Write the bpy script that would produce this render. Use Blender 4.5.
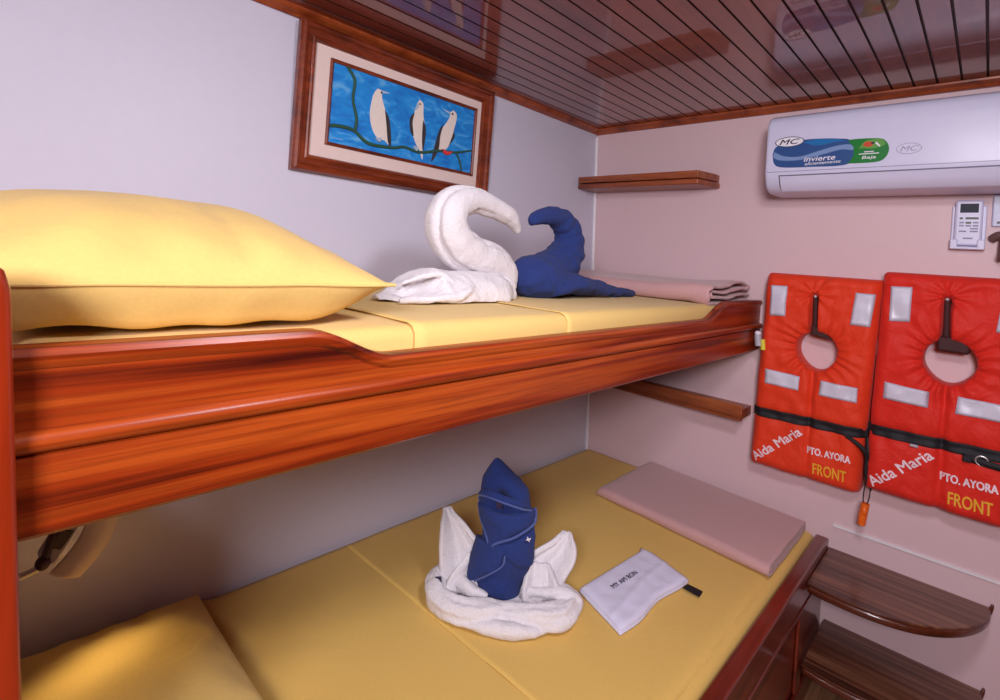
import bpy, bmesh, math, random
from mathutils import Vector, Matrix, noise
from math import sin, cos, pi, sqrt, exp, radians

random.seed(7)
for o in list(bpy.data.objects):
    bpy.data.objects.remove(o)
SC = bpy.context.scene
COL = SC.collection

# ---------------------------------------------------------------- camera
cam_d = bpy.data.cameras.new('camera')
cam = bpy.data.objects.new('camera', cam_d)
COL.objects.link(cam)
right = Vector((0.72538415, 0.68467545, 0.07097441))
down = Vector((0.05161387, 0.04871729, -0.99747814))
fwd = Vector((-0.68640647, 0.72721809, 0.0))
M = Matrix((( right.x, -down.x, -fwd.x, 1.42822), (right.y, -down.y, -fwd.y, -2.24484),
            (right.z, -down.z, -fwd.z, 1.44), (0, 0, 0, 1)))
cam.matrix_world = M
cam_d.sensor_width = 36.0
cam_d.lens = 36.0 * 0.520446
cam_d.shift_y = -0.095866
cam_d.clip_start = 0.02
SC.camera = cam

# ---------------------------------------------------------------- world, light, exposure
w = bpy.data.worlds.new('world'); SC.world = w; w.use_nodes = True
w.node_tree.nodes['Background'].inputs[0].default_value = (0.75, 0.75, 0.9, 1)
w.node_tree.nodes['Background'].inputs[1].default_value = 0.3
SC.view_settings.view_transform = 'Standard'
SC.view_settings.look = 'None'
SC.view_settings.exposure = 0.16
SC.view_settings.gamma = 1.0
SC.view_settings.use_curve_mapping = False

def area(name, loc, target, sx, sy, power, col):
    d = bpy.data.lights.new(name, 'AREA'); d.shape = 'RECTANGLE'; d.size = sx; d.size_y = sy
    d.energy = power; d.color = col
    o = bpy.data.objects.new(name, d); COL.objects.link(o); o.location = loc
    o.rotation_euler = (Vector(target) - Vector(loc)).to_track_quat('-Z', 'Y').to_euler()
    return o
area('door_transom_light', (1.85, -3.05, 1.85), (0.7, -0.6, 1.15), 0.55, 0.35, 36, (0.97, 0.93, 1.0))
area('ceiling_lamp_light', (1.42, -1.6, 2.08), (0.9, -1.3, 0.8), 0.2, 0.4, 16, (0.94, 0.92, 1.0))

# ---------------------------------------------------------------- materials
def new_mat(name):
    m = bpy.data.materials.new(name); m.use_nodes = True
    nt = m.node_tree
    return m, nt, nt.nodes['Principled BSDF']
def rgb(r, g, b):
    f = lambda c: (c/255/12.92) if c/255 <= 0.04045 else ((c/255+0.055)/1.055)**2.4
    return (f(r), f(g), f(b), 1)
def plain(name, col, rough=0.5, metal=0.0, spec=0.5, coat=0.0):
    m, nt, b = new_mat(name)
    tc = nt.nodes.new('ShaderNodeTexCoord'); n = nt.nodes.new('ShaderNodeTexNoise')
    n.inputs['Scale'].default_value = 35; nt.links.new(tc.outputs['Object'], n.inputs['Vector'])
    mx = nt.nodes.new('ShaderNodeMix'); mx.data_type = 'RGBA'
    mx.inputs[6].default_value = (col[0]*.96, col[1]*.96, col[2]*.96, 1); mx.inputs[7].default_value = col
    nt.links.new(n.outputs['Fac'], mx.inputs[0]); nt.links.new(mx.outputs[2], b.inputs['Base Color'])
    b.inputs['Roughness'].default_value = rough; b.inputs['Metallic'].default_value = metal
    b.inputs['Specular IOR Level'].default_value = spec; b.inputs['Coat Weight'].default_value = coat
    b.inputs['Coat Roughness'].default_value = 0.08
    return m
def wood(name, dark, mid, light, stretch=(14, 0.7, 14), rough=0.3, coat=0.6, coat_rough=0.12, spec=0.4, streak=1.0):
    m, nt, b = new_mat(name)
    N = nt.nodes.new; L = nt.links.new
    tc = N('ShaderNodeTexCoord'); mp = N('ShaderNodeMapping'); mp.inputs['Scale'].default_value = stretch
    L(tc.outputs['Object'], mp.inputs['Vector'])
    n1 = N('ShaderNodeTexNoise'); n1.inputs['Scale'].default_value = 1.6; n1.inputs['Detail'].default_value = 5
    n1.inputs['Distortion'].default_value = 0.6; L(mp.outputs[0], n1.inputs['Vector'])
    n2 = N('ShaderNodeTexNoise'); n2.inputs['Scale'].default_value = 9; n2.inputs['Detail'].default_value = 3
    L(mp.outputs[0], n2.inputs['Vector'])
    r = N('ShaderNodeValToRGB'); e = r.color_ramp.elements
    e[0].position = 0.3; e[0].color = dark; e[1].position = 0.74; e[1].color = light
    k = e.new(0.47); k.color = mid
    L(n1.outputs['Fac'], r.inputs[0])
    mx = N('ShaderNodeMix'); mx.data_type = 'RGBA'; mx.blend_type = 'MULTIPLY'
    r2 = N('ShaderNodeValToRGB'); r2.color_ramp.elements[0].position = 0.32
    r2.color_ramp.elements[0].color = (0.55, 0.5, 0.5, 1); r2.color_ramp.elements[1].position = 0.55
    r2.color_ramp.elements[1].color = (1, 1, 1, 1)
    L(n2.outputs['Fac'], r2.inputs[0]); mx.inputs[0].default_value = 0.7*streak
    L(r.outputs[0], mx.inputs[6]); L(r2.outputs[0], mx.inputs[7]); L(mx.outputs[2], b.inputs['Base Color'])
    b.inputs['Roughness'].default_value = rough; b.inputs['Coat Weight'].default_value = coat
    b.inputs['Coat Roughness'].default_value = coat_rough; b.inputs['Specular IOR Level'].default_value = spec
    return m
def cloth(name, col, bump=0.25, scale=700, rough=0.85, wr=0.0, wrs=6.0, sheen=0.1, var=0.06):
    m, nt, b = new_mat(name)
    N = nt.nodes.new; L = nt.links.new
    tc = N('ShaderNodeTexCoord')
    n = N('ShaderNodeTexNoise'); n.inputs['Scale'].default_value = scale; n.inputs['Detail'].default_value = 2
    L(tc.outputs['Object'], n.inputs['Vector'])
    n2 = N('ShaderNodeTexNoise'); n2.inputs['Scale'].default_value = wrs; n2.inputs['Detail'].default_value = 3
    n2.inputs['Distortion'].default_value = 1.2; L(tc.outputs['Object'], n2.inputs['Vector'])
    bp = N('ShaderNodeBump'); bp.inputs['Strength'].default_value = bump; bp.inputs['Distance'].default_value = 0.003
    L(n.outputs['Fac'], bp.inputs['Height'])
    b2 = N('ShaderNodeBump'); b2.inputs['Strength'].default_value = wr; b2.inputs['Distance'].default_value = 0.02
    L(n2.outputs['Fac'], b2.inputs['Height']); L(bp.outputs[0], b2.inputs['Normal']); L(b2.outputs[0], b.inputs['Normal'])
    mx = N('ShaderNodeMix'); mx.data_type = 'RGBA'
    mx.inputs[6].default_value = tuple(c*(1-var) for c in col[:3]) + (1,); mx.inputs[7].default_value = tuple(min(1, c*(1+var)) for c in col[:3]) + (1,)
    n3 = N('ShaderNodeTexNoise'); n3.inputs['Scale'].default_value = 180; L(tc.outputs['Object'], n3.inputs['Vector'])
    L(n3.outputs['Fac'], mx.inputs[0]); L(mx.outputs[2], b.inputs['Base Color'])
    b.inputs['Roughness'].default_value = rough; b.inputs['Sheen Weight'].default_value = sheen
    b.inputs['Specular IOR Level'].default_value = 0.2
    return m

MT = {}
MT['wall_l'] = plain('painted_wall_lavender', rgb(212, 208, 224), 0.45, spec=0.3)
MT['wall_b'] = plain('painted_wall_pinkish', rgb(220, 190, 194), 0.45, spec=0.3)
MT['strip'] = plain('white_strip', rgb(236, 230, 234), 0.4)
MT['rail'] = wood('varnished_red_wood', rgb(62, 10, 3), rgb(142, 46, 9), rgb(190, 86, 26), (26, 0.55, 26), 0.38, 0.22, 0.28, spec=.3)
MT['post'] = wood('varnished_post_wood', rgb(128, 34, 10), rgb(146, 42, 12), rgb(160, 54, 18), (12, 12, 0.6), 0.3, 0.6, streak=0.4)
MT['dark_rail'] = wood('dark_red_wood', rgb(70, 18, 12), rgb(105, 32, 20), rgb(128, 46, 26), (16, 0.6, 16), 0.3, 0.5)
MT['trim'] = wood('ceiling_trim_wood', rgb(110, 42, 16), rgb(150, 66, 28), rgb(172, 84, 38), (8, 8, 8), 0.4, 0.3, streak=0.5)
MT['shelf'] = wood('shelf_wood', rgb(100, 42, 20), rgb(146, 72, 38), rgb(172, 94, 54), (1.0, 14, 14), 0.42, 0.25)
MT['ceil'] = wood('varnished_ceiling_planks', rgb(104, 40, 22), rgb(128, 54, 30), rgb(144, 66, 38), (7, 0.5, 7), 0.35, 0.95, 0.03, spec=0.4, streak=0.5)
MT['groove'] = plain('plank_groove', rgb(62, 26, 18), 0.6)
MT['step'] = wood('step_laminate', rgb(52, 25, 17), rgb(92, 50, 34), rgb(146, 96, 70), (0.8, 22, 22), 0.35, 0.35)
MT['step_edge'] = wood('step_edge_wood', rgb(58, 22, 12), rgb(86, 36, 18), rgb(104, 46, 24), (2, 10, 10), 0.3, 0.5)
MT['floor'] = wood('floor_wood', rgb(110, 74, 52), rgb(150, 106, 76), rgb(172, 126, 94), (14, 0.8, 14), 0.4, 0.2)
MT['frame'] = wood('frame_wood', rgb(70, 26, 12), rgb(118, 46, 20), rgb(146, 64, 30), (9, 2, 9), 0.34, 0.4)
MT['mat'] = plain('picture_mat', rgb(232, 208, 200), 0.7)
MT['yellow'] = cloth('yellow_sheet', rgb(228, 192, 116), 0.12, 900, 0.8, 0.12, 5)
MT['yellow_pillow'] = cloth('yellow_pillowcase', rgb(230, 194, 116), 0.12, 900, 0.8, 0.18, 7)
MT['mustard'] = cloth('mustard_sheet', rgb(224, 184, 100), 0.12, 900, 0.8, 0.14, 5)
MT['white_t'] = cloth('white_terry', rgb(226, 220, 224), 1.0, 260, 0.95, 0.12, 14, 0.2, 0.03)
MT['blue_t'] = cloth('blue_terry', rgb(42, 58, 118), 0.9, 420, 0.95, 0.1, 14, 0.06, 0.2)
MT['blue_edge'] = cloth('blue_hem', rgb(74, 90, 152), 0.5, 600, 0.9, 0, 8, 0.2)
MT['pink'] = cloth('pink_blanket', rgb(200, 156, 156), 0.4, 500, 0.95, 0.05, 9, 0.3)
MT['washcloth'] = cloth('washcloth_white', rgb(226, 222, 246), 0.7, 480, 0.95, 0.06, 16, 0.3, 0.03)
MT['black'] = plain('black_webbing', rgb(22, 20, 26), 0.7)
MT['ink'] = plain('dark_ink', rgb(50, 38, 72), 0.7)
MT['orange_cloth'] = cloth('orange_nylon', rgb(226, 60, 30), 0.15, 1200, 0.55, 0.3, 16, 0.05, 0.04)
MT['red_cloth'] = cloth('red_orange_nylon', rgb(218, 44, 32), 0.15, 1200, 0.55, 0.3, 16, 0.05, 0.04)
MT['reflect'] = plain('reflective_tape', rgb(214, 210, 226), 0.35, 0.0)
MT['tape_edge'] = plain('tape_stitching', rgb(186, 176, 196), 0.6)
MT['white_ink'] = plain('white_marker', rgb(240, 214, 222), 0.6)
MT['yellow_ink'] = plain('yellow_stencil', rgb(236, 170, 40), 0.6)
MT['brown_strap'] = plain('dark_brown_strap', rgb(60, 16, 18), 0.7)
MT['whistle'] = plain('orange_plastic', rgb(240, 104, 20), 0.4)
MT['gray_pl'] = plain('gray_plastic', rgb(176, 172, 182), 0.35)
MT['yellow_pl'] = plain('yellow_plastic', rgb(222, 206, 60), 0.4)
MT['chrome'] = plain('chrome', rgb(226, 222, 222), 0.32, 0.85)
MT['ac'] = plain('white_plastic', rgb(214, 212, 238), 0.34, spec=0.4)
MT['ac_dark'] = plain('grey_seam', rgb(96, 82, 104), 0.5)
MT['stk_blue'] = plain('sticker_blue', rgb(46, 82, 140), 0.3)
MT['stk_lblue'] = plain('sticker_light_blue', rgb(124, 150, 196), 0.3)
MT['stk_cyan'] = plain('sticker_cyan', rgb(30, 112, 178), 0.3)
MT['stk_green'] = plain('sticker_green', rgb(20, 124, 48), 0.3)
MT['stk_lgreen'] = plain('sticker_leaf_green', rgb(96, 160, 70), 0.3)
MT['stk_red'] = plain('sticker_red', rgb(206, 74, 44), 0.3)
MT['stk_white'] = plain('sticker_white', rgb(238, 234, 244), 0.3)
MT['stk_ink'] = plain('sticker_ink', rgb(44, 36, 56), 0.4)
MT['logo_gray'] = plain('logo_gray', rgb(150, 140, 166), 0.4)
MT['screen'] = plain('lcd_screen', rgb(58, 62, 72), 0.6, spec=.2)
MT['btn'] = plain('remote_key', rgb(140, 134, 160), 0.5)
MT['btn_dark'] = plain('remote_key_dark', rgb(74, 84, 66), 0.5)
MT['shade'] = plain('cream_lamp_shade', rgb(234, 214, 188), 0.55)
MT['lampbody'] = plain('lamp_grey', rgb(150, 140, 150), 0.4)
MT['lampdark'] = plain('lamp_dark', rgb(58, 24, 30), 0.4)
MT['bird_w'] = cloth('bird_white', rgb(232, 218, 208), 0, 90, .8, 0, 5, 0, .12)
MT['bird_d'] = plain('bird_dark', rgb(56, 48, 52), 0.8)
MT['bird_b'] = plain('beak', rgb(172, 190, 206), 0.8)
MT['bird_r'] = plain('bird_red', rgb(222, 56, 60), 0.8)
MT['branch'] = plain('branch_green', rgb(44, 84, 66), 0.8)
MT['sig'] = plain('signature_paint', rgb(150, 196, 236), 0.8)
MT['hook'] = plain('brown_hook', rgb(104, 74, 72), 0.5)
MT['plate'] = plain('pale_plate', rgb(196, 198, 222), 0.4)
def sky_paint():
    m, nt, b = new_mat('blue_painting')
    N = nt.nodes.new; L = nt.links.new
    tc = N('ShaderNodeTexCoord'); mp = N('ShaderNodeMapping'); mp.inputs['Scale'].default_value = (1, 1, 2.2)
    L(tc.outputs['Object'], mp.inputs[0])
    n = N('ShaderNodeTexNoise'); n.inputs['Scale'].default_value = 14; n.inputs['Detail'].default_value = 6
    n.inputs['Distortion'].default_value = 1.0; L(mp.outputs[0], n.inputs['Vector'])
    r = N('ShaderNodeValToRGB'); e = r.color_ramp.elements
    e[0].position = .3; e[0].color = rgb(16, 104, 194); e[1].position = .8; e[1].color = rgb(120, 188, 232)
    k = e.new(.55); k.color = rgb(24, 142, 222)
    L(n.outputs['Fac'], r.inputs[0]); L(r.outputs[0], b.inputs['Base Color']); b.inputs['Roughness'].default_value = .7
    return m
MT['painting'] = sky_paint()

# ---------------------------------------------------------------- mesh helpers
class MB:
    def __init__(s): s.v = []; s.f = []; s.mi = []
    def add(s, vs, fs, mi=0):
        o = len(s.v); s.v += [tuple(v) for v in vs]; s.f += [tuple(i+o for i in f) for f in fs]; s.mi += [mi]*len(fs)
        return s
def box(x0, x1, y0, y1, z0, z1):
    vs = [(x, y, z) for x in (x0, x1) for y in (y0, y1) for z in (z0, z1)]
    return vs, [(0, 1, 3, 2), (4, 6, 7, 5), (0, 4, 5, 1), (2, 3, 7, 6), (0, 2, 6, 4), (1, 5, 7, 3)]
def prism(pts, axis, a, b):
    """closed outline pts (2-D) extruded along an axis from a to b"""
    n = len(pts); vs = []
    for t in (a, b):
        for p in pts:
            c = [0, 0, 0]; k = [i for i in range(3) if i != axis]; c[k[0]], c[k[1]] = p; c[axis] = t; vs.append(c)
    fs = [tuple(range(n))[::-1], tuple(range(n, 2*n))] + [(i, (i+1) % n, n+(i+1) % n, n+i) for i in range(n)]
    return vs, fs
def grid(f, nu, nv, cu=False, cv=False):
    vs = [f(i/(nu if cu else nu-1), j/(nv if cv else nv-1)) for i in range(nu) for j in range(nv)]
    fs = []
    for i in range(nu if cu else nu-1):
        for j in range(nv if cv else nv-1):
            fs.append((i*nv+j, ((i+1) % nu)*nv+j, ((i+1) % nu)*nv+(j+1) % nv, i*nv+(j+1) % nv))
    return vs, fs
def catmull(P, n):
    P = [Vector(p) for p in P]; Q = [2*P[0]-P[1]] + P + [2*P[-1]-P[-2]]; out = []
    m = len(P)-1
    for k in range(n):
        t = k/(n-1)*m; i = min(int(t), m-1); u = t-i; a, b, c, d = Q[i:i+4]
        out.append(0.5*((2*b)+(c-a)*u+(2*a-5*b+4*c-d)*u*u+(3*b-a-3*c+d)*u**3))
    return out
def tube(P, R, n=40, seg=16, fn=None, flat=1.0, up=None, curve=True):
    """swept tube; R radii at P; fn(t,theta)->radius factor; flat squashes along the frame's second axis"""
    pts = catmull(P, n) if curve else [Vector(p) for p in P]
    n = len(pts)
    RR = [v.x for v in catmull([(r, 0, 0) for r in R], n)] if len(R) > 1 else [R[0]]*n
    vs = []; T = [(pts[min(i+1, n-1)]-pts[max(i-1, 0)]).normalized() for i in range(n)]
    ref = Vector(up) if up else (Vector((0, 0, 1)) if abs(T[0].z) < 0.9 else Vector((1, 0, 0)))
    nrm = (ref - T[0]*ref.dot(T[0])).normalized()
    for i in range(n):
        if up: nrm = (Vector(up) - T[i]*Vector(up).dot(T[i])).normalized()
        else: nrm = (nrm - T[i]*nrm.dot(T[i])).normalized()
        bi = T[i].cross(nrm)
        for j in range(seg):
            th = 2*pi*j/seg; r = max(RR[i], 1e-4)*(fn(i/(n-1), th) if fn else 1)
            vs.append(pts[i] + nrm*(r*cos(th)*flat) + bi*(r*sin(th)))
    fs = [(i*seg+j, (i+1)*seg+j, (i+1)*seg+(j+1) % seg, i*seg+(j+1) % seg) for i in range(n-1) for j in range(seg)]
    fs += [tuple(range(seg)), tuple((n-1)*seg+j for j in range(seg))[::-1]]
    return vs, fs
def blob(c, r, nu=24, nv=14, fn=None):
    def f(u, v):
        th = 2*pi*u; ph = pi*v; d = (sin(ph)*cos(th), sin(ph)*sin(th), cos(ph)); k = fn(d) if fn else 1
        return (c[0]+r[0]*d[0]*k, c[1]+r[1]*d[1]*k, c[2]+r[2]*d[2]*k)
    return grid(f, nu, nv, cu=True)
ORIG = {}
def obj(name, mb, mats, parent=None, origin=None, smooth=True, bevel=0, bseg=2, solid=0, sub=0, angle=40, off=0):
    if isinstance(mb, tuple): mb = MB().add(*mb)
    if not isinstance(mats, (list, tuple)): mats = [mats]
    o0 = Vector(ORIG.get(parent.name, (0, 0, 0))) if parent else Vector(origin or (0, 0, 0))
    me = bpy.data.meshes.new(name)
    me.from_pydata([tuple(Vector(v)-o0) for v in mb.v], [], mb.f)
    for m in mats: me.materials.append(MT[m])
    me.polygons.foreach_set('material_index', mb.mi)
    bm = bmesh.new(); bm.from_mesh(me); bmesh.ops.remove_doubles(bm, verts=bm.verts, dist=1e-6)
    bmesh.ops.recalc_face_normals(bm, faces=bm.faces)
    bm.to_mesh(me); bm.free()
    o = bpy.data.objects.new(name, me); COL.objects.link(o)
    ORIG[o.name] = tuple(o0)
    if parent: o.parent = parent
    else: o.location = o0
    if bevel:
        b = o.modifiers.new('bevel', 'BEVEL'); b.width = bevel; b.segments = bseg; b.limit_method = 'ANGLE'; b.angle_limit = radians(35)
    if solid:
        s = o.modifiers.new('solid', 'SOLIDIFY'); s.thickness = solid; s.offset = off
    if sub:
        s = o.modifiers.new('sub', 'SUBSURF'); s.levels = sub; s.render_levels = sub
    if smooth:
        me.polygons.foreach_set('use_smooth', [True]*len(me.polygons))
        bm = bmesh.new(); bm.from_mesh(me)
        for e in bm.edges:
            if len(e.link_faces) == 2 and e.calc_face_angle(0) > radians(angle): e.smooth = False
        bm.to_mesh(me); bm.free()
    return o
def fused(mb, voxel=0.005, smooth=6):
    """melt overlapping closed shapes into one skin; returns an MB"""
    me = bpy.data.meshes.new('tmp'); me.from_pydata(mb.v, [], mb.f)
    bm = bmesh.new(); bm.from_mesh(me); bmesh.ops.remove_doubles(bm, verts=bm.verts, dist=1e-6)
    bmesh.ops.recalc_face_normals(bm, faces=bm.faces); bm.to_mesh(me); bm.free()
    o = bpy.data.objects.new('tmp', me); COL.objects.link(o)
    r = o.modifiers.new('r', 'REMESH'); r.mode = 'VOXEL'; r.voxel_size = voxel
    s = o.modifiers.new('s', 'SMOOTH'); s.iterations = smooth; s.factor = 0.5
    dg = bpy.context.evaluated_depsgraph_get(); dg.update()
    e = o.evaluated_get(dg); m2 = e.to_mesh()
    out = MB().add([v.co.copy() for v in m2.vertices], [tuple(p.vertices) for p in m2.polygons])
    e.to_mesh_clear(); bpy.data.objects.remove(o); bpy.data.meshes.remove(me)
    return out
def ruffle(mb, amp, sc, seed=0, zmin=None):
    for i, v in enumerate(mb.v):
        p = Vector(v)*sc + Vector((seed*7.1, seed*3.3, seed))
        d = noise.noise_vector(p)*amp + noise.noise_vector(p*2.7)*amp*0.45
        q = Vector(v)+d
        if zmin is not None: q.z = max(q.z, zmin)
        mb.v[i] = tuple(q)
    return mb
def empty(name, loc):
    o = bpy.data.objects.new(name, None); COL.objects.link(o); o.location = loc; o.empty_display_size = 0.05
    ORIG[o.name] = tuple(loc); return o
def tag(o, label, cat, group=None):
    o['label'] = label; o['category'] = cat
    if group: o['group'] = group
    return o
def thing(name, loc, label, cat, group=None): return tag(empty(name, loc), label, cat, group)
def struct(o): o['kind'] = 'structure'; return o
def text_mesh(body, w, h, bold=0.0, shear=0.0, cuts=0):
    """text as triangles fitted into a w x h box with its lower left corner at 0,0"""
    c = bpy.data.curves.new('txt', 'FONT'); c.body = body; c.size = 1; c.shear = shear; c.resolution_u = 3
    o = bpy.data.objects.new('txt', c); COL.objects.link(o)
    dg = bpy.context.evaluated_depsgraph_get(); dg.update()
    me = bpy.data.meshes.new_from_object(o.evaluated_get(dg))
    bm = bmesh.new(); bm.from_mesh(me); bmesh.ops.triangulate(bm, faces=bm.faces)
    if cuts: bmesh.ops.subdivide_edges(bm, edges=bm.edges, cuts=cuts)
    xs = [v.co.x for v in bm.verts]; ys = [v.co.y for v in bm.verts]
    x0, x1, y0, y1 = min(xs), max(xs), min(ys), max(ys)
    bm.verts.ensure_lookup_table(); bm.verts.index_update()
    vs = [((v.co.x-x0)/(x1-x0)*w, (v.co.y-y0)/(y1-y0)*h) for v in bm.verts]
    fs = [tuple(v.index for v in f.verts) for f in bm.faces]
    if bold:    # heavier strokes: the glyphs laid down again a hair to each side
        b = bold*.55*h; n = len(vs); v0 = list(vs); f0 = list(fs)
        for k, (dx, dy) in enumerate(((b, 0), (-b, 0), (0, b), (0, -b)), 1):
            vs = vs+[(x+dx, y+dy) for x, y in v0]; fs = fs+[tuple(i+n*k for i in f) for f in f0]
    bm.free(); bpy.data.objects.remove(o); bpy.data.meshes.remove(me); bpy.data.curves.remove(c)
    return vs, fs
def smoothstep(a, b, x):
    t = max(0, min(1, (x-a)/(b-a))); return t*t*(3-2*t)
def wallx(z): return -0.0443*(z-0.5)

# ================================================================ SETTING
CEIL = 2.105
struct(obj('wall_left', prism([(wallx(-.02), -.02), (wallx(CEIL+.05), CEIL+.05), (wallx(CEIL+.05)-.05, CEIL+.05), (wallx(-.02)-.05, -.02)], 1, -3.3, 0.05), 'wall_l', smooth=False))
struct(obj('wall_back', box(-.2, 2.75, 0.0, 0.05, -.02, CEIL+.05), 'wall_b', smooth=False))
struct(obj('wall_right', box(2.7, 2.75, -3.3, 0.0, -.02, CEIL+.05), 'dark_rail', smooth=False))
struct(obj('wall_front', box(-.2, 2.75, -3.35, -3.3, -.02, CEIL+.05), 'dark_rail', smooth=False))
struct(obj('head_light_blocker', box(-.05, .70, -2.25, -2.208, 0, 1.125), 'wall_l', smooth=False))  # unseen panel, added to keep light from getting under the upper bunk
struct(obj('floor', box(-.1, 2.7, -3.3, 0.0, -.05, 0.0), 'floor', smooth=False))
def ceiling():
    mb = MB(); x = -0.12; pitch = 0.0605; g = 0.0065; d = 0.005
    prof = []; k = 0
    while x < 2.72:
        prof += [(x, CEIL, 0), (x+pitch-g, CEIL, 1), (x+pitch-g+.001, CEIL+d, 1), (x+pitch-.001, CEIL+d, 1)]
        x += pitch
    for i in range(len(prof)-1):
        a, b = prof[i], prof[i+1]
        mb.add([(a[0], -3.3, a[1]), (b[0], -3.3, b[1]), (b[0], 0, b[1]), (a[0], 0, a[1])], [(0, 1, 2, 3)], a[2])
    mb.add(*box(-.12, 2.72, -3.3, 0, CEIL+.012, CEIL+.05))
    return struct(obj('ceiling', mb, ['ceil', 'groove'], smooth=False))
ceiling()
def trim_profile(name, pts, axis, a, b, mat):
    return struct(obj(name, prism(pts, axis, a, b), mat, bevel=.003, smooth=True))
xl = wallx(2.07)
trim_profile('trim_1', [(xl, 2.080), (xl+.010, 2.081), (xl+.013, 2.088), (xl+.024, 2.092), (xl+.034, CEIL), (xl-.002, CEIL)], 1, -3.3, 0, 'trim')
trim_profile('trim_2', [(0, 2.078), (-.014, 2.080), (-.02, 2.09), (-.034, 2.094), (-.036, CEIL), (0, CEIL)], 0, wallx(2.07), 2.7, 'trim')
# white bead in the corner, following the lean of the left wall
zs = [0.5, 2.065]
struct(obj('trim_3', tube([(wallx(z)+.006, -.006, z) for z in zs], [.0085], n=2, seg=12, curve=False), 'strip'))
struct(obj('trim_4', box(1.06, 2.7, -.007, 0, .545, .553), 'strip', smooth=False))

# ================================================================ UPPER BUNK
def s_curve(y):
    z = 1.319
    if y > -1.905: z = 1.319-0.044*smoothstep(-1.905, -1.765, y)
    if y > -.54: z = 1.275+0.055*smoothstep(-.54, -.35, y)
    return z
ub = thing('upper_bunk', (0.38, -1.1, 1.13), 'varnished red wood upper bunk with a scooped side board', 'bunk bed')
def side_board():
    X0, X1 = .737, .765; n = 150; mb = MB(); ys = [-2.2+2.198*i/(n-1) for i in range(n)]
    # section going round the board: list of (x, z) with rounded top and bottom
    def sec(y):
        zt = s_curve(y); r = .012
        pts = [(X0, 1.135), (X1-.003, 1.130), (X1+.004, 1.136), (X1+.006, 1.146), (X1+.005, 1.205), (X1+.004, 1.214), (X1, 1.2155),
               (X1, 1.245), (X1+.0005, zt-.022), (X1+.005, zt-.016), (X1+.006, zt-.008), (X1+.002, zt-.001), (X1-.004, zt), (X0+.006, zt), (X0, zt-.006)]
        return pts
    m = len(sec(0))
    vs = [(x, y, z) for y in ys for x, z in sec(y)]
    fs = [(i*m+j, (i+1)*m+j, (i+1)*m+(j+1) % m, i*m+(j+1) % m) for i in range(n-1) for j in range(m)]
    fs += [tuple(range(m)), tuple((n-1)*m+j for j in range(m))]
    return vs, fs
obj('side_board', side_board(), 'rail', ub, angle=30)
obj('moulding', tube([(.766, -2.199, 1.2275), (.766, -.002, 1.2275)], [.0115], n=2, seg=16, curve=False), 'rail', ub)
obj('bed_base', box(.0, .737, -2.2, -.002, 1.14, 1.165), 'dark_rail', ub, bevel=.003)
def post():
    # upright with a rounded head, leaning slightly
    def f(u, v):
        z = 0 + 1.41*min(1, v*1.0); k = 1
        if z > 1.37: k = sqrt(max(0, 1-((z-1.37)/.04)**2))
        th = 2*pi*u; c, s = cos(th), sin(th); e = .35
        cx = math.copysign(abs(c)**e, c); cy = math.copysign(abs(s)**e, s)
        kk = .55+.45*k
        return (.7855+.0145*cx, -2.252+.070*(1.41-z)+.046*cy*kk, z)
    vs, fs = grid(lambda u, v: f(u, v if v < .93 else v), 48, 90, cu=True)
    fs.append(tuple(i*90+89 for i in range(48)))
    return vs, fs
obj('post', post(), 'post', ub, angle=60)

def mattress(x0, x1, y0, y1, z0, z1, r, seed, amp=.004):
    nx, ny = 40, 90
    def top(u, v):
        x = x0+(x1-x0)*u; y = y0+(y1-y0)*v
        ex = min(x-x0, x1-x); ey = min(y-y0, y1-y); e = min(ex, ey)
        z = z1
        if e < r: z = z1-r*(1-sqrt(max(0, 1-((r-e)/r)**2)))
        z += amp*noise.noise(Vector((x*5+seed, y*5, seed)))
        return (x, y, z)
    def ease(t):   # bunch samples near the edges
        return .5-.5*cos(pi*t)*(.6+.4*abs(cos(pi*t))) if 0 < t < 1 else t
    mb = MB().add(*grid(lambda u, v: top(ease(u), ease(v)), nx, ny))
    rim = [i*ny for i in range(nx)] + [(nx-1)*ny+j for j in range(1, ny)] + [i*ny+ny-1 for i in range(nx-2, -1, -1)] + [j for j in range(ny-2, 0, -1)]
    o = len(mb.v); m = len(rim)
    for i in rim: mb.v.append((mb.v[i][0], mb.v[i][1], z0))
    for k in range(m):
        mb.f.append((rim[k], rim[(k+1) % m], o+(k+1) % m, o+k)); mb.mi.append(0)
    mb.f.append(tuple(o+k for k in range(m))); mb.mi.append(0)
    return mb
def sheet(y0, y1, xs, zfun, t, nx=40, ny=60, hem=0.0, seed=0, amp=.0012):
    """bed sheet lying over a mattress: runs across xs and down the front edge"""
    def f(u, v):
        y = y0+(y1-y0)*v; x, z = zfun(u)
        lift = amp*noise.noise(Vector((x*8+seed, y*6, z*9)))
        return (x+abs(lift), y, z+abs(lift)+ (hem*exp(-((y-y0)/.012)**2)))
    return grid(f, nx, ny)
ut = 1.308
um = obj('mattress', mattress(-.024, .728, -2.19, -.012, 1.166, ut, .022, 3), 'yellow', origin=(.35, -1.1, 1.166), angle=70)
tag(um, 'mattress in a yellow fitted sheet on the upper bunk', 'mattress')
def upz(u):
    # from the wall to the front edge and down behind the board
    L1 = .74; R = .024; x1 = .732; top = ut+.004
    s = u*(L1+.04+.10)
    if s < L1-R: return (-.02+s, top)
    s2 = s-(L1-R)
    if s2 < R*pi/2:
        a = s2/R; return (-.02+L1-R+R*sin(a)*1.0+.012*0, top-R*(1-cos(a)))
    return (-.02+L1, top-R-(s2-R*pi/2))
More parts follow.
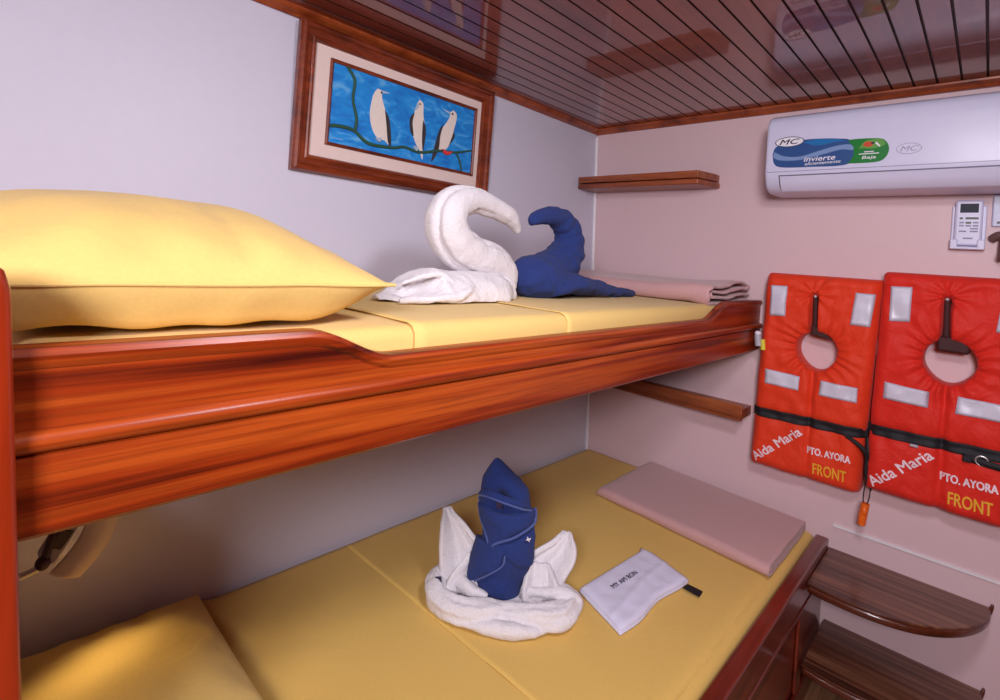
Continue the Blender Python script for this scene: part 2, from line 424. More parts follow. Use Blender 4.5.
sh = obj('bed_sheet', sheet(-1.70, -.02, None, lambda u: (lambda p: (min(p[0]+.012, .7345), p[1]))(upz(u)), .003, 60, 60, .0007, 2), 'yellow', origin=(.35, -.9, ut), solid=.0016, angle=70)
tag(sh, 'yellow top sheet tucked over the upper bunk mattress, under the two towel swans', 'sheet')
sh2 = obj('bed_sheet', sheet(-1.27, -.02, None, lambda u: (lambda p: (min(p[0]+.014, .7365), p[1]+.003))(upz(u)), .003, 60, 60, .0004, 5), 'yellow', origin=(.35, -.6, ut), solid=.0012, angle=70)
tag(sh2, 'yellow folded-back sheet layer under the blue swan and pink blanket on the upper bunk', 'sheet')

def pillow(cx, cy, zs, hx, hy, zt, zb, seed, wrinkle=.006, rot=0.0, n=64):
    """closed cushion with a pinched seam all round; zt / zb heights above and below the seam"""
    def pt(u, v, s):
        a = 2*u-1; b = 2*v-1
        # pull the middle of each side in so that the corners stand out as ears
        x = hx*a*(1-.015*(1-b*b)*abs(a)**6); y = hy*b*(1-.03*(1-a*a)*abs(b)**6)
        k = max(0, (1-abs(a)**2.4))*max(0, (1-abs(b)**2.2))
        h = k**.62; hb = min(1, (1-abs(a))/.11)**.75*smoothstep(0, .42, 1-abs(b))**.5
        edge = exp(-((1-max(abs(a), abs(b)))/.18)**2)
        wr = wrinkle*noise.noise(Vector((x*7+seed, y*11, s)))+wrinkle*edge*.8*sin((a*7 if abs(b) > abs(a) else b*6)*3+seed)*k**.3
        z = zs+(zt*h+wr*min(1, k*4) if s > 0 else -zb*hb+wr*.4*min(1, k*4))
        if s > 0: z -= .007*exp(-((b-.21-.05*a)/.03)**2)*smoothstep(.1, .8, a)*min(1, k*6)
        z += .006*sin(11*a+8*b+seed)*exp(-((a-.78)/.22)**2)*smoothstep(.15, -.5, b)*min(1, k*6)
        c, q = cos(rot), sin(rot)
        return (cx+x*c-y*q, cy+x*q+y*c, z)
    def ease(t): return .5-.5*cos(pi*t)
    mb = MB().add(*grid(lambda u, v: pt(ease(u), ease(v), 1), n, n))
    mb.add(*grid(lambda u, v: pt(ease(u), ease(v), -1), n, n))
    return mb
pu = obj('pillow', pillow(.375, -2.035, 1.375, .335, .302, .122, .057, 1, .009), 'yellow_pillow', origin=(.375, -1.975, 1.318), angle=180)
def piping(cx, cy, zs, hx, hy, r, n=50):
    P = []
    e = lambda t: 2*t/n-1
    P += [(cx+hx*(1-.015*(1-e(i)**2)), cy+hy*e(i), zs) for i in range(n)]
    P += [(cx-hx*e(i), cy+hy*(1-.03*(1-e(i)**2)), zs) for i in range(n)]
    P += [(cx-hx*(1-.015*(1-e(i)**2)), cy-hy*e(i), zs) for i in range(n)]
    P += [(cx+hx*e(i), cy-hy*(1-.03*(1-e(i)**2)), zs) for i in range(n+1)]
    return tube([(x, y, z+.0025*noise.noise(Vector((x*9, y*9, 1)))) for x, y, z in P], [r], curve=False, seg=8)
obj('piping', piping(.375, -2.035, 1.375, .335, .302, .0028), 'yellow_pillow', pu)
tag(pu, 'plump yellow pillow on the upper bunk beside the post', 'pillow')

# ---------------------------------------------------------------- towel swans
def roll_groove(th0, depth=.16, wdt=.28):
    def f(t, th):
        d = (th-th0+pi) % (2*pi)-pi
        return 1-depth*exp(-(d/wdt)**2)
    return f
X = .40
ws = thing('towel_swan', (X, -1.32, ut+.008), 'white towel folded into a swan with a thick curved neck on the upper bunk', 'towel swan', 'towel swans on the upper bunk')
def white_swan_neck():
    mb = MB()
    P = [(X, -1.150, 1.335), (X, -1.136, 1.378), (X, -1.185, 1.415), (X, -1.262, 1.430), (X, -1.330, 1.458), (X, -1.364, 1.505), (X, -1.347, 1.556), (X, -1.278, 1.580), (X, -1.200, 1.570), (X, -1.125, 1.548), (X, -1.082, 1.510)]
    R = [.040, .046, .052, .055, .058, .057, .051, .038, .031, .026, .010]
    def fn(t, th):
        g = 1
        for c, dp, wd in ((-1.15, .20, .16), (.9, .10, .2)):
            d = (th-c+pi) % (2*pi)-pi
            g -= dp*exp(-(d/wd)**2)*smoothstep(.98, .7, t)
        return g*(1+.03*sin(t*75+2*sin(th*2))*smoothstep(.1, .4, t)*max(0, sin(th)))
    mb.add(*tube(P, R, 110, 72, fn, up=(1, 0, 0)))
    return mb
nk = fused(white_swan_neck(), .003, 1)
obj('neck', ruffle(nk, .002, 26, 1), 'white_t', ws, angle=180)
def white_swan_body():
    mb = MB()
    # chest round the foot of the neck and the long folded tail
    zb = ut+.009
    def body(u, v):
        y = -1.575+.425*u; th = pi*2*v
        w = .100*(smoothstep(0, .30, u)*.75+.25)*(1-.45*smoothstep(.72, 1.0, u)**2)
        h = (.006+.066*smoothstep(.0, .36, u))*(1-.35*smoothstep(.86, 1.0, u)**2)
        c, s = cos(th), sin(th)
        x = .415+w*c; z = zb+(h*max(0, s)**.75 if s > 0 else 0)
        # hollow pocket between the folds on the open side
        g = exp(-((y+1.475)/.045)**2)*exp(-((th-.75)/.42)**2)
        x -= .05*g; z -= .018*g
        ridge = exp(-((y+1.432)/.014)**2)*exp(-((th-.9)/.6)**2)
        z += .014*ridge; x += .012*ridge
        f = .005*sin(y*90+th*3)*max(0, s)*smoothstep(.55, .15, u)
        return (x, y, z+f)
    vs, fs = grid(body, 70, 48, cv=True)
    fs += [tuple(range(48)), tuple(69*48+j for j in range(48))]
    mb.add(vs, fs)
    mb.add(*blob((.405, -1.165, zb+.034), (.060, .050, .036)))
    # folded edge running along the front
    mb.add(*tube([(.485, -1.56, zb+.006), (.508, -1.48, zb+.010), (.514, -1.41, zb+.016), (.502, -1.36, zb+.034), (.46, -1.33, zb+.058)], [.007, .009, .011, .010, .008], 30, 10))
    mb.add(*tube([(.44, -1.52, zb+.04), (.47, -1.47, zb+.062), (.475, -1.43, zb+.064), (.49, -1.395, zb+.04)], [.005, .007, .008, .006], 24, 10))
    return mb
bd = fused(white_swan_body(), .003, 2)
obj('body', ruffle(bd, .004, 20, 2, ut+.0075), 'white_t', ws, angle=180)
obj('care_label', box(.462, .4635, -1.175, -1.162, ut+.022, ut+.036), 'ink', ws)

bs = thing('towel_swan', (X, -.85, ut+.008), 'dark blue towel folded into a swan facing the white one on the upper bunk', 'towel swan', 'towel swans on the upper bunk')
def blue_swan_parts():
    zb = ut+.009; nkb = MB()
    P = [(X, -1.02, 1.365), (X, -.955, 1.385), (X, -.880, 1.415), (X, -.838, 1.455), (X, -.828, 1.505), (X, -.848, 1.545), (X, -.895, 1.572)]
    R = [.058, .066, .066, .060, .050, .043, .036]
    def fn(t, th): return 1+.05*sin(t*48+1.5*sin(th))*smoothstep(.15, .5, t)
    nkb.add(*tube(P, R, 70, 40, fn))
    hd = MB()
    hd.add(*tube([(X, -.868, 1.562), (X+.004, -.93, 1.574), (X+.006, -.985, 1.566), (X+.004, -1.020, 1.552), (X, -1.034, 1.540)], [.034, .032, .025, .020, .010], 40, 24,
                 lambda t, th: 1-.22*exp(-(((th-1.3+pi) % (2*pi)-pi)/.35)**2)*smoothstep(.2, .6, t)))
    b = MB()
    b.add(*blob((X+.01, -.985, zb+.060), (.085, .110, .072)))
    b.add(*blob((X+.015, -1.015, zb+.06), (.070, .082, .066)))
    b.add(*tube([(X+.05, -.98, zb+.04), (X+.07, -.88, zb+.045), (X+.065, -.78, zb+.036), (X+.06, -.66, zb+.024), (X+.055, -.56, zb+.017), (X+.05, -.47, zb+.011)], [.05, .048, .038, .030, .026, .016], 60, 24,
                lambda t, th: 1+.05*sin(th*3+t*14), up=(0, 0, 1), flat=.72))
    b.add(*tube([(X+.0, -.96, zb+.03), (X-.02, -.85, zb+.03), (X-.02, -.70, zb+.02), (X-.01, -.60, zb+.012)], [.05, .045, .03, .014], 40, 20, up=(0, 0, 1), flat=.7))
    b.add(*tube([(X+.075, -1.02, zb+.075), (X+.088, -.965, zb+.055), (X+.09, -.91, zb+.060)], [.012, .016, .010], 24, 12))
    return nkb, hd, b
a_, h_, b_ = blue_swan_parts()
obj('body', ruffle(fused(b_, .0045, 3), .006, 18, 4, ut+.0075), 'blue_t', bs, angle=180)
nko = obj('neck', ruffle(fused(a_, .004, 1), .004, 26, 5), 'blue_t', bs, angle=180)
obj('head', ruffle(fused(h_, .004, 1), .003, 26, 6), 'blue_t', bs, angle=180)

# ---------------------------------------------------------------- folded blankets
def blanket(x0, x1, yf, yb, z0, th, pitch, flare, seed, nx=50, skew=0.0, endlow=0.0, rnd=0.0, rise=0.0):
    """one long cloth folded in half twice: path 1 -> 4 round the front, 4 -> 3 at the back, 3 -> 2 inside"""
    z = [z0+th/2+pitch*i for i in range(4)]
    path = []
    def line(a, b, zz, n=26): path.extend([(a+(b-a)*i/(n-1), zz) for i in range(n)])
    def bend(yc, za, zb_, sgn, n=12):
        r = (zb_-za)/2; c = (za+zb_)/2
        path.extend([(yc+sgn*abs(r)*sin(pi*i/n)*1.1, c-r*cos(pi*i/n)) for i in range(1, n)])
    R = (z[3]-z[0])/2
    line(yb, yf+R, z[0]); bend(yf+R, z[0], z[3], -1); line(yf+R, yb-.02, z[3]); bend(yb-.02, z[3], z[2], 1)
    line(yb-.02, yf+R+.006, z[2]); bend(yf+R+.006, z[2], z[1], -1); line(yf+R+.006, yb, z[1])
    m = len(path)
    def f(u, v):
        k = min(int(round(v*(m-1))), m-1); y, zz = path[k]; x = x0+(x1-x0)*u
        e = smoothstep(.62, 1.0, u)
        lay = (zz-z0)/(4*pitch)
        n1 = noise.noise(Vector((x*5+seed, y*6, lay*1.5)))
        zz2 = zz+flare*e*lay*(1.0+.8*sin(y*19+seed+lay*2))+.004*n1*lay+flare*.3*e*noise.noise(Vector((x*14, y*18, lay*5+seed)))
        if rnd:
            q = max(0, 1-(x-x0)/rnd); zm = z0+2*pitch; zz2 = zm-pitch*.6*(1-sqrt(max(0, 1-q*q)))*2+(zz2-zm)*max(.12, sqrt(max(0, 1-q*q)))
        zz2 += rise*lay*smoothstep(yf, yb, y)*(1-.6*u)
        zz2 -= endlow*smoothstep(.88, 1.0, u)*smoothstep(yb, yf, y)*(1-.5*lay)
        xx = x+flare*1.2*e*noise.noise(Vector((lay*5, y*9, seed)))
        yy = y+skew*(u-.5)+.004*noise.noise(Vector((x*6, lay*4, seed+4)))
        return (xx, yy, max(zz2, z0+th*.5) if not endlow else zz2)
    return grid(f, nx, m)
bl = obj('blanket', blanket(.02, .730, -.440, -.035, ut+.010, .010, .0175, .012, 3, rise=.018, endlow=.007), 'pink', origin=(.37, -.24, ut+.008), solid=.0095, angle=80)
tag(bl, 'dusty pink folded blanket at the far end of the upper bunk', 'blanket', 'folded pink blankets')

# ================================================================ PICTURE
pic = thing('framed_picture', (wallx(1.64), -1.19, 1.64), 'framed painting of three sea birds on a branch against blue', 'picture')
def PW(y, z, off): return (wallx(z)+off+.022*(z-1.64)/.436, y, z)   # the picture hangs a little forward at its top
def ring(y0, y1, z0, z1, prof):
    vs = []; n = len(prof)
    for d, h in prof:
        for y, z in ((y0+d, z0+d), (y1-d, z0+d), (y1-d, z1-d), (y0+d, z1-d)): vs.append(PW(y, z, h))
    return vs, [(i*4+j, i*4+(j+1) % 4, (i+1)*4+(j+1) % 4, (i+1)*4+j) for i in range(n-1) for j in range(4)]
FY0, FY1, FZ0, FZ1 = -1.588, -.800, 1.640, 2.074
obj('frame', ring(FY0, FY1, FZ0, FZ1, [(0, .001), (0, .020), (.004, .028), (.011, .031), (.019, .028), (.023, .022), (.031, .021), (.038, .018), (.042, .021), (.047, .021), (.051, .015), (.053, .006)]), 'frame', pic, angle=25)
def mat_ring():
    o = [(FY0+.05, FZ0+.05), (FY1-.05, FZ0+.05), (FY1-.05, FZ1-.05), (FY0+.05, FZ1-.05)]
    n = [(-1.482, 1.736), (-.881, 1.736), (-.881, 1.986), (-1.482, 1.986)]
    vs = [PW(y, z, h) for q, h in ((o, .002), (o, .008), (n, .008), (n, .002)) for y, z in q]
    return vs, [(i*4+j, i*4+(j+1) % 4, (i+1)*4+(j+1) % 4, (i+1)*4+j) for i in range(3) for j in range(4)]
obj('mat', mat_ring(), 'mat', pic, smooth=False)
BY0, BY1, BZ0, BZ1 = -1.487, -.876, 1.731, 1.991
obj('inner_border', ring(BY0, BY1, BZ0, BZ1, [(0, .003), (0, .013), (.005, .015), (.010, .012), (.011, .004)]), 'frame', pic, angle=25)
pnt = obj('painting', MB().add([PW(y, z, h) for h in (.002, .007) for y, z in ((BY0+.009, BZ0+.009), (BY1-.009, BZ0+.009), (BY1-.009, BZ1-.009), (BY0+.009, BZ1-.009))],
          [(0, 1, 2, 3), (4, 7, 6, 5), (0, 4, 5, 1), (1, 5, 6, 2), (2, 6, 7, 3), (3, 7, 4, 0)]), 'painting', pic, smooth=False)
def relief(mb, pts, h0, h1, mi, smoothn=40):
    P = [Vector((p[0], p[1], 0)) for p in pts]; P.append(P[0])
    Q = catmull(P, smoothn)[:-1]; n = len(Q)
    vs = [PW(q.x, q.y, h0) for q in Q]+[PW(q.x, q.y, h1) for q in Q]
    mb.add(vs, [tuple(range(n, 2*n)), tuple(range(n))[::-1]]+[(i, (i+1) % n, n+(i+1) % n, n+i) for i in range(n)], mi)
def bird(body, wings, beak, feet, eye, red):
    mb = MB(); relief(mb, body, .007, .0082, 0)
    for wg in wings: relief(mb, wg, .007, .0088, 1)
    relief(mb, beak, .007, .0086, 2, 12)
    for ft in feet: relief(mb, ft, .007, .0150, 3 if red else 2, 14)
    relief(mb, eye, .007, .0090, 1, 10)
    obj('bird', mb, ['bird_w', 'bird_d', 'bird_b', 'bird_r'], pnt, smooth=False)
def dot(y, z, r): return [(y+r*cos(a*pi/3), z+r*sin(a*pi/3)) for a in range(6)]
bird([(-1.318, 1.946), (-1.300, 1.942), (-1.300, 1.922), (-1.284, 1.885), (-1.268, 1.850), (-1.262, 1.800), (-1.262, 1.776), (-1.278, 1.786), (-1.305, 1.788), (-1.328, 1.815), (-1.340, 1.860), (-1.333, 1.920)],
     [[(-1.286, 1.886), (-1.266, 1.858), (-1.254, 1.800), (-1.254, 1.772), (-1.266, 1.786), (-1.276, 1.840)]],
     [(-1.301, 1.944), (-1.270, 1.944), (-1.301, 1.936)], [[(-1.318, 1.786), (-1.296, 1.790), (-1.300, 1.776)]], dot(-1.303, 1.937, .004), False)
bird([(-1.149, 1.955), (-1.132, 1.944), (-1.128, 1.905), (-1.116, 1.858), (-1.120, 1.800), (-1.118, 1.752), (-1.132, 1.778), (-1.150, 1.800), (-1.170, 1.840), (-1.170, 1.885), (-1.160, 1.930)],
     [[(-1.166, 1.905), (-1.172, 1.870), (-1.164, 1.826), (-1.176, 1.836), (-1.184, 1.866), (-1.180, 1.890)], [(-1.128, 1.890), (-1.112, 1.855), (-1.118, 1.786), (-1.124, 1.80), (-1.128, 1.845)]],
     [(-1.156, 1.944), (-1.150, 1.930), (-1.166, 1.912)], [[(-1.162, 1.792), (-1.142, 1.786), (-1.152, 1.776)]], dot(-1.146, 1.940, .0035), False)
bird([(-.992, 1.957), (-.974, 1.940), (-.984, 1.885), (-.998, 1.830), (-1.020, 1.806), (-1.048, 1.798), (-1.052, 1.830), (-1.040, 1.876), (-1.010, 1.922), (-1.006, 1.945)],
     [[(-1.036, 1.894), (-1.046, 1.850), (-1.050, 1.800), (-1.078, 1.752), (-1.064, 1.826), (-1.050, 1.875)], [(-.984, 1.880), (-.978, 1.862), (-1.004, 1.822), (-1.0, 1.832)]],
     [(-1.006, 1.946), (-1.042, 1.950), (-1.008, 1.938)], [[(-1.034, 1.806), (-1.010, 1.800), (-.986, 1.806), (-1.004, 1.790), (-1.024, 1.790)]], dot(-.996, 1.942, .0045), True)
def limb(P, R): return tube([PW(y, z, .0085) for y, z in P], R, 40, 8)
obj('branch', MB().add(*limb([(-1.477, 1.790), (-1.44, 1.796), (-1.392, 1.793), (-1.337, 1.764), (-1.243, 1.769), (-1.200, 1.780), (-1.130, 1.775), (-1.045, 1.797), (-.966, 1.806), (-.886, 1.829)], [.005, .006, .0055, .006, .005, .005, .005, .005, .0045, .003]))
    .add(*limb([(-1.430, 1.982), (-1.403, 1.948), (-1.404, 1.888), (-1.387, 1.833), (-1.388, 1.795)], [.005, .005, .0045, .005, .005]))
    .add(*limb([(-.964, 1.804), (-.944, 1.775), (-.932, 1.741)], [.004, .004, .003])), 'branch', pnt)
obj('signature', MB().add(*tube([PW(-1.462+.006*i, 1.754+.003*(i % 2)+.001*(i % 3), .0075) for i in range(7)], [.0009], 24, 5)), 'sig', pnt)

# ================================================================ SHELVES
us = thing('corner_shelf', (.25, -.06, 1.775), 'short brown wooden double-edged shelf in the corner above the upper bunk', 'shelf', 'wooden wall shelves')
D = .155
xw = wallx(1.81)
obj('board', prism([(xw+.002, -.001), (xw+.002, -D), (.537, -D), (.566, -.03), (.566, -.001)], 2, 1.811, 1.842), 'shelf', us, bevel=.003)
obj('lower_moulding', prism([(xw+.004, -.001), (xw+.004, -D-.004), (.540, -D-.004), (.571, -.028), (.571, -.001)], 2, 1.784, 1.8075), 'shelf', us, bevel=.006, bseg=3)
ls = thing('wall_shelf', (.4, -.05, .87), 'narrow brown wooden shelf on the far wall under the upper bunk', 'shelf', 'wooden wall shelves')
obj('board', box(wallx(.9)+.012, .757, -.108, -.001, .868, .905), 'shelf', ls, bevel=.002)
obj('front_edging', box(wallx(.9)+.012, .7595, -.118, -.1082, .862, .923), 'shelf', ls, bevel=.003)

# ================================================================ AIR CONDITIONER
ac = thing('air_conditioner', (1.25, -.1, 1.735), 'white wall mounted split air conditioner with a blue and green sticker', 'air conditioner')
AX0, AX1 = .806, 1.72
def ac_body():
    prof = [(-.003, 2.022), (-.12, 2.022), (-.172, 2.016), (-.195, 2.004), (-.2035, 1.985), (-.205, 1.955), (-.205, 1.815), (-.203, 1.797), (-.196, 1.778), (-.184, 1.757), (-.165, 1.742), (-.14, 1.735), (-.003, 1.738)]
    mb = MB(); n = len(prof)
    def sec(x, k):   # k pulls the outline in for the rounded ends
        cy, cz = -.10, 1.89
        return [(x, (cy+(y-cy)*k) if y < -.02 else y, cz+(z-cz)*k) for y, z in prof]
    st = [(AX0, .95), (AX0+.004, .98), (AX0+.012, 1.0), (AX1-.012, 1.0), (AX1-.004, .98), (AX1, .95)]
    vs = [p for x, k in st for p in sec(x, k)]
    fs = [(i*n+j, i*n+(j+1) % n, (i+1)*n+(j+1) % n, (i+1)*n+j) for i in range(len(st)-1) for j in range(n)]
    fs += [tuple(range(n)), tuple((len(st)-1)*n+j for j in range(n))]
    return vs, fs
obj('body', ac_body(), 'ac', ac, angle=50)
obj('intake_grille', MB().add(*box(AX0+.05, AX1-.05, -.130, -.03, 2.0205, 2.0227)), 'ac_dark', ac)
gr_ = MB()
for k in range(8): gr_.add(*box(AX0+.045, AX1-.045, -.130+.0135*k, -.124+.0135*k, 2.0222, 2.0245))
obj('grille_slats', gr_, 'ac', ac)
# louver flap with the dark seam round it
obj('louver', prism([(-.2035, 1.7905), (-.201, 1.785), (-.1935, 1.769), (-.183, 1.752), (-.168, 1.7405), (-.166, 1.7435), (-.18, 1.757), (-.19, 1.774), (-.197, 1.79)], 0, AX0+.052, AX1-.05), 'ac', ac, angle=50)
obj('louver_seam', MB().add(*box(AX0+.047, AX1-.045, -.2052, -.198, 1.7915, 1.7945)).add(*tube([(AX0+.049, -.2035, 1.792), (AX0+.050, -.197, 1.776), (AX0+.050, -.186, 1.758), (AX0+.052, -.172, 1.7445)], [.0016], 12, 6)), 'ac_dark', ac)
obj('panel_seam', box(AX0+.008, AX1-.008, -.2056, -.204, 1.8065, 1.8085), 'logo_gray', ac)
def flatpoly(pts, y, t, smoothn=0):
    if smoothn:
        Q = catmull([Vector((p[0], p[1], 0)) for p in pts+[pts[0]]], smoothn)[:-1]; pts = [(q.x, q.y) for q in Q]
    return prism([(p[0], p[1]) for p in pts], 1, y, y-t)
def flattext(body, x, z, wd, h, y, bold=0, ang=0, shear=0):
    vs, fs = text_mesh(body, wd, h, bold, shear); c, s = cos(ang), sin(ang)
    n = len(vs)//5 if bold else len(vs)
    return [(x+a*c-b*s, y-.00012*(i//n), z+a*s+b*c) for i, (a, b) in enumerate(vs)], fs
FYP = -.2051
stick = obj('energy_sticker', flatpoly([(.829, 1.872), (.836, 1.838), (.862, 1.823), (.95, 1.819), (1.062, 1.821), (1.078, 1.862), (1.066, 1.901), (1.03, 1.910), (.98, 1.915), (.93, 1.916), (.87, 1.910), (.838, 1.897)], FYP, .0006, 60), 'stk_blue', ac, smooth=False)
obj('green_panel', flatpoly([(1.06, 1.823), (1.138, 1.823), (1.163, 1.835), (1.172, 1.862), (1.163, 1.888), (1.140, 1.900), (1.064, 1.902), (1.074, 1.880), (1.077, 1.855), (1.071, 1.836)], FYP, .0008, 60), 'stk_green', stick, smooth=False)
obj('wave', flatpoly([(.834, 1.880), (.87, 1.862), (.92, 1.858), (.98, 1.874), (1.03, 1.886), (1.068, 1.886), (1.074, 1.868), (1.04, 1.872), (.98, 1.858), (.92, 1.846), (.86, 1.848), (.834, 1.860)], FYP, .0010, 70), 'stk_lblue', stick, smooth=False)
obj('wave', flatpoly([(.925, 1.908), (.97, 1.892), (1.02, 1.899), (1.05, 1.902), (1.02, 1.909), (.97, 1.913)], FYP, .0010, 40), 'stk_cyan', stick, smooth=False)
oval = lambda cx, cz, a, b, n=40: [(cx+a*cos(2*pi*i/n), cz+b*sin(2*pi*i/n)) for i in range(n)]
lg = obj('oval_logo', MB().add(*flatpoly(oval(.882, 1.913, .047, .0185), FYP, .0012), 0).add(*flatpoly(oval(.882, 1.913, .044, .016), FYP, .0014), 1).add(*flattext('MC', .850, 1.904, .064, .018, FYP-.0016, .05, 0, .3), 0), ['stk_ink', 'stk_white'], stick, smooth=False)
obj('lettering', MB().add(*flattext('invierte', .932, 1.838, .094, .016, FYP-.0012, .035, .02, .2)).add(*flattext('eficientemente', .936, 1.825, .106, .0105, FYP-.0012, .02, .03, .2)), 'stk_white', stick, smooth=False)
obj('leaf', flatpoly([(1.09, 1.872), (1.11, 1.895), (1.15, 1.896), (1.16, 1.878), (1.13, 1.868)], FYP, .0010, 30), 'stk_lgreen', stick, smooth=False)
obj('red_beetle', MB().add(*flatpoly(oval(1.116, 1.883, .014, .009, 20), FYP, .0014), 0).add(*flatpoly(oval(1.128, 1.886, .005, .004, 12), FYP, .0016), 1).add(*flatpoly([(1.134, 1.885), (1.146, 1.872), (1.149, 1.875), (1.138, 1.889)], FYP, .0014), 2), ['stk_red', 'stk_ink', 'stk_white'], stick, smooth=False)
obj('small_lettering', MB().add(*box(1.106, 1.132, FYP-.0012, FYP, 1.857, 1.860)).add(*box(1.092, 1.146, FYP-.0012, FYP, 1.8505, 1.8535)).add(*flattext('Baja', 1.101, 1.832, .038, .013, FYP-.0012, .03, .0, .15)), 'stk_white', stick, smooth=False)
ring_pts = oval(1.222, 1.860, .031, .0165)
obj('embossed_logo', MB().add(*tube([(x, FYP, z) for x, z in ring_pts+ring_pts[:1]], [.0008], curve=False, seg=5)).add(*flattext('MC', 1.200, 1.852, .046, .016, FYP-.0006, 0, 0, .3)), 'logo_gray', ac, smooth=False)

# ================================================================ REMOTE
rc = thing('remote_control', (1.368, -.012, 1.566), 'small white remote control clipped in its holder on the wall', 'remote control')
obj('casing', box(1.334, 1.401, -.028, -.006, 1.572, 1.718), 'ac', rc, bevel=.007, bseg=3)
obj('screen', box(1.346, 1.390, -.0288, -.0275, 1.677, 1.706), 'screen', rc, bevel=.0015)
for (x0, x1, z0, z1, m) in [(1.346, 1.354, 1.656, 1.662, 'btn_dark'), (1.360, 1.391, 1.656, 1.6625, 'btn_dark'), (1.346, 1.357, 1.643, 1.648, 'btn'), (1.361, 1.374, 1.642, 1.648, 'btn_dark'), (1.378, 1.391, 1.643, 1.648, 'btn'),
                            (1.346, 1.357, 1.633, 1.638, 'btn'), (1.361, 1.374, 1.633, 1.638, 'btn'), (1.378, 1.391, 1.633, 1.638, 'btn'), (1.372, 1.391, 1.624, 1.6285, 'btn'), (1.346, 1.364, 1.615, 1.620, 'btn'), (1.372, 1.391, 1.615, 1.620, 'btn')]:
    obj('button', box(x0, x1, -.0290, -.0275, z0, z1), m, rc, bevel=.001)
obj('brand_mark', box(1.357, 1.380, -.0284, -.0275, 1.593, 1.598), 'btn', rc)
obj('holder', MB().add(*box(1.326, 1.410, -.010, -.001, 1.562, 1.70)).add(*box(1.326, 1.345, -.034, -.001, 1.564, 1.592)).add(*box(1.391, 1.410, -.034, -.001, 1.564, 1.592)).add(*box(1.326, 1.410, -.034, -.001, 1.560, 1.569)), 'ac', rc, bevel=.003)

sp = thing('wall_plate', (1.46, -.004, 1.60), 'pale plastic plate on the wall at the right edge beside the remote', 'wall plate')
obj('plate', box(1.409+.012, 1.51, -.010, -.001, 1.635, 1.735), 'plate', sp, bevel=.004)
obj('screw', tube([(1.437, -.0125, 1.648), (1.437, -.009, 1.648)], [.004], n=2, seg=12, curve=False), 'ac_dark', sp)
hk = thing('wall_hook', (1.45, -.02, 1.53), 'brown wall hook below the pale plate at the right edge', 'hook')
obj('bracket', tube([(1.424, -.012, 1.595), (1.44, -.02, 1.607), (1.47, -.022, 1.607), (1.49, -.012, 1.60)], [.012, .013, .013, .011], 20, 12), 'hook', hk)
obj('prong', tube([(1.452, -.02, 1.606), (1.450, -.026, 1.57), (1.448, -.03, 1.545), (1.447, -.045, 1.535), (1.447, -.055, 1.548)], [.011, .010, .009, .008, .007], 24, 12), 'hook', hk)

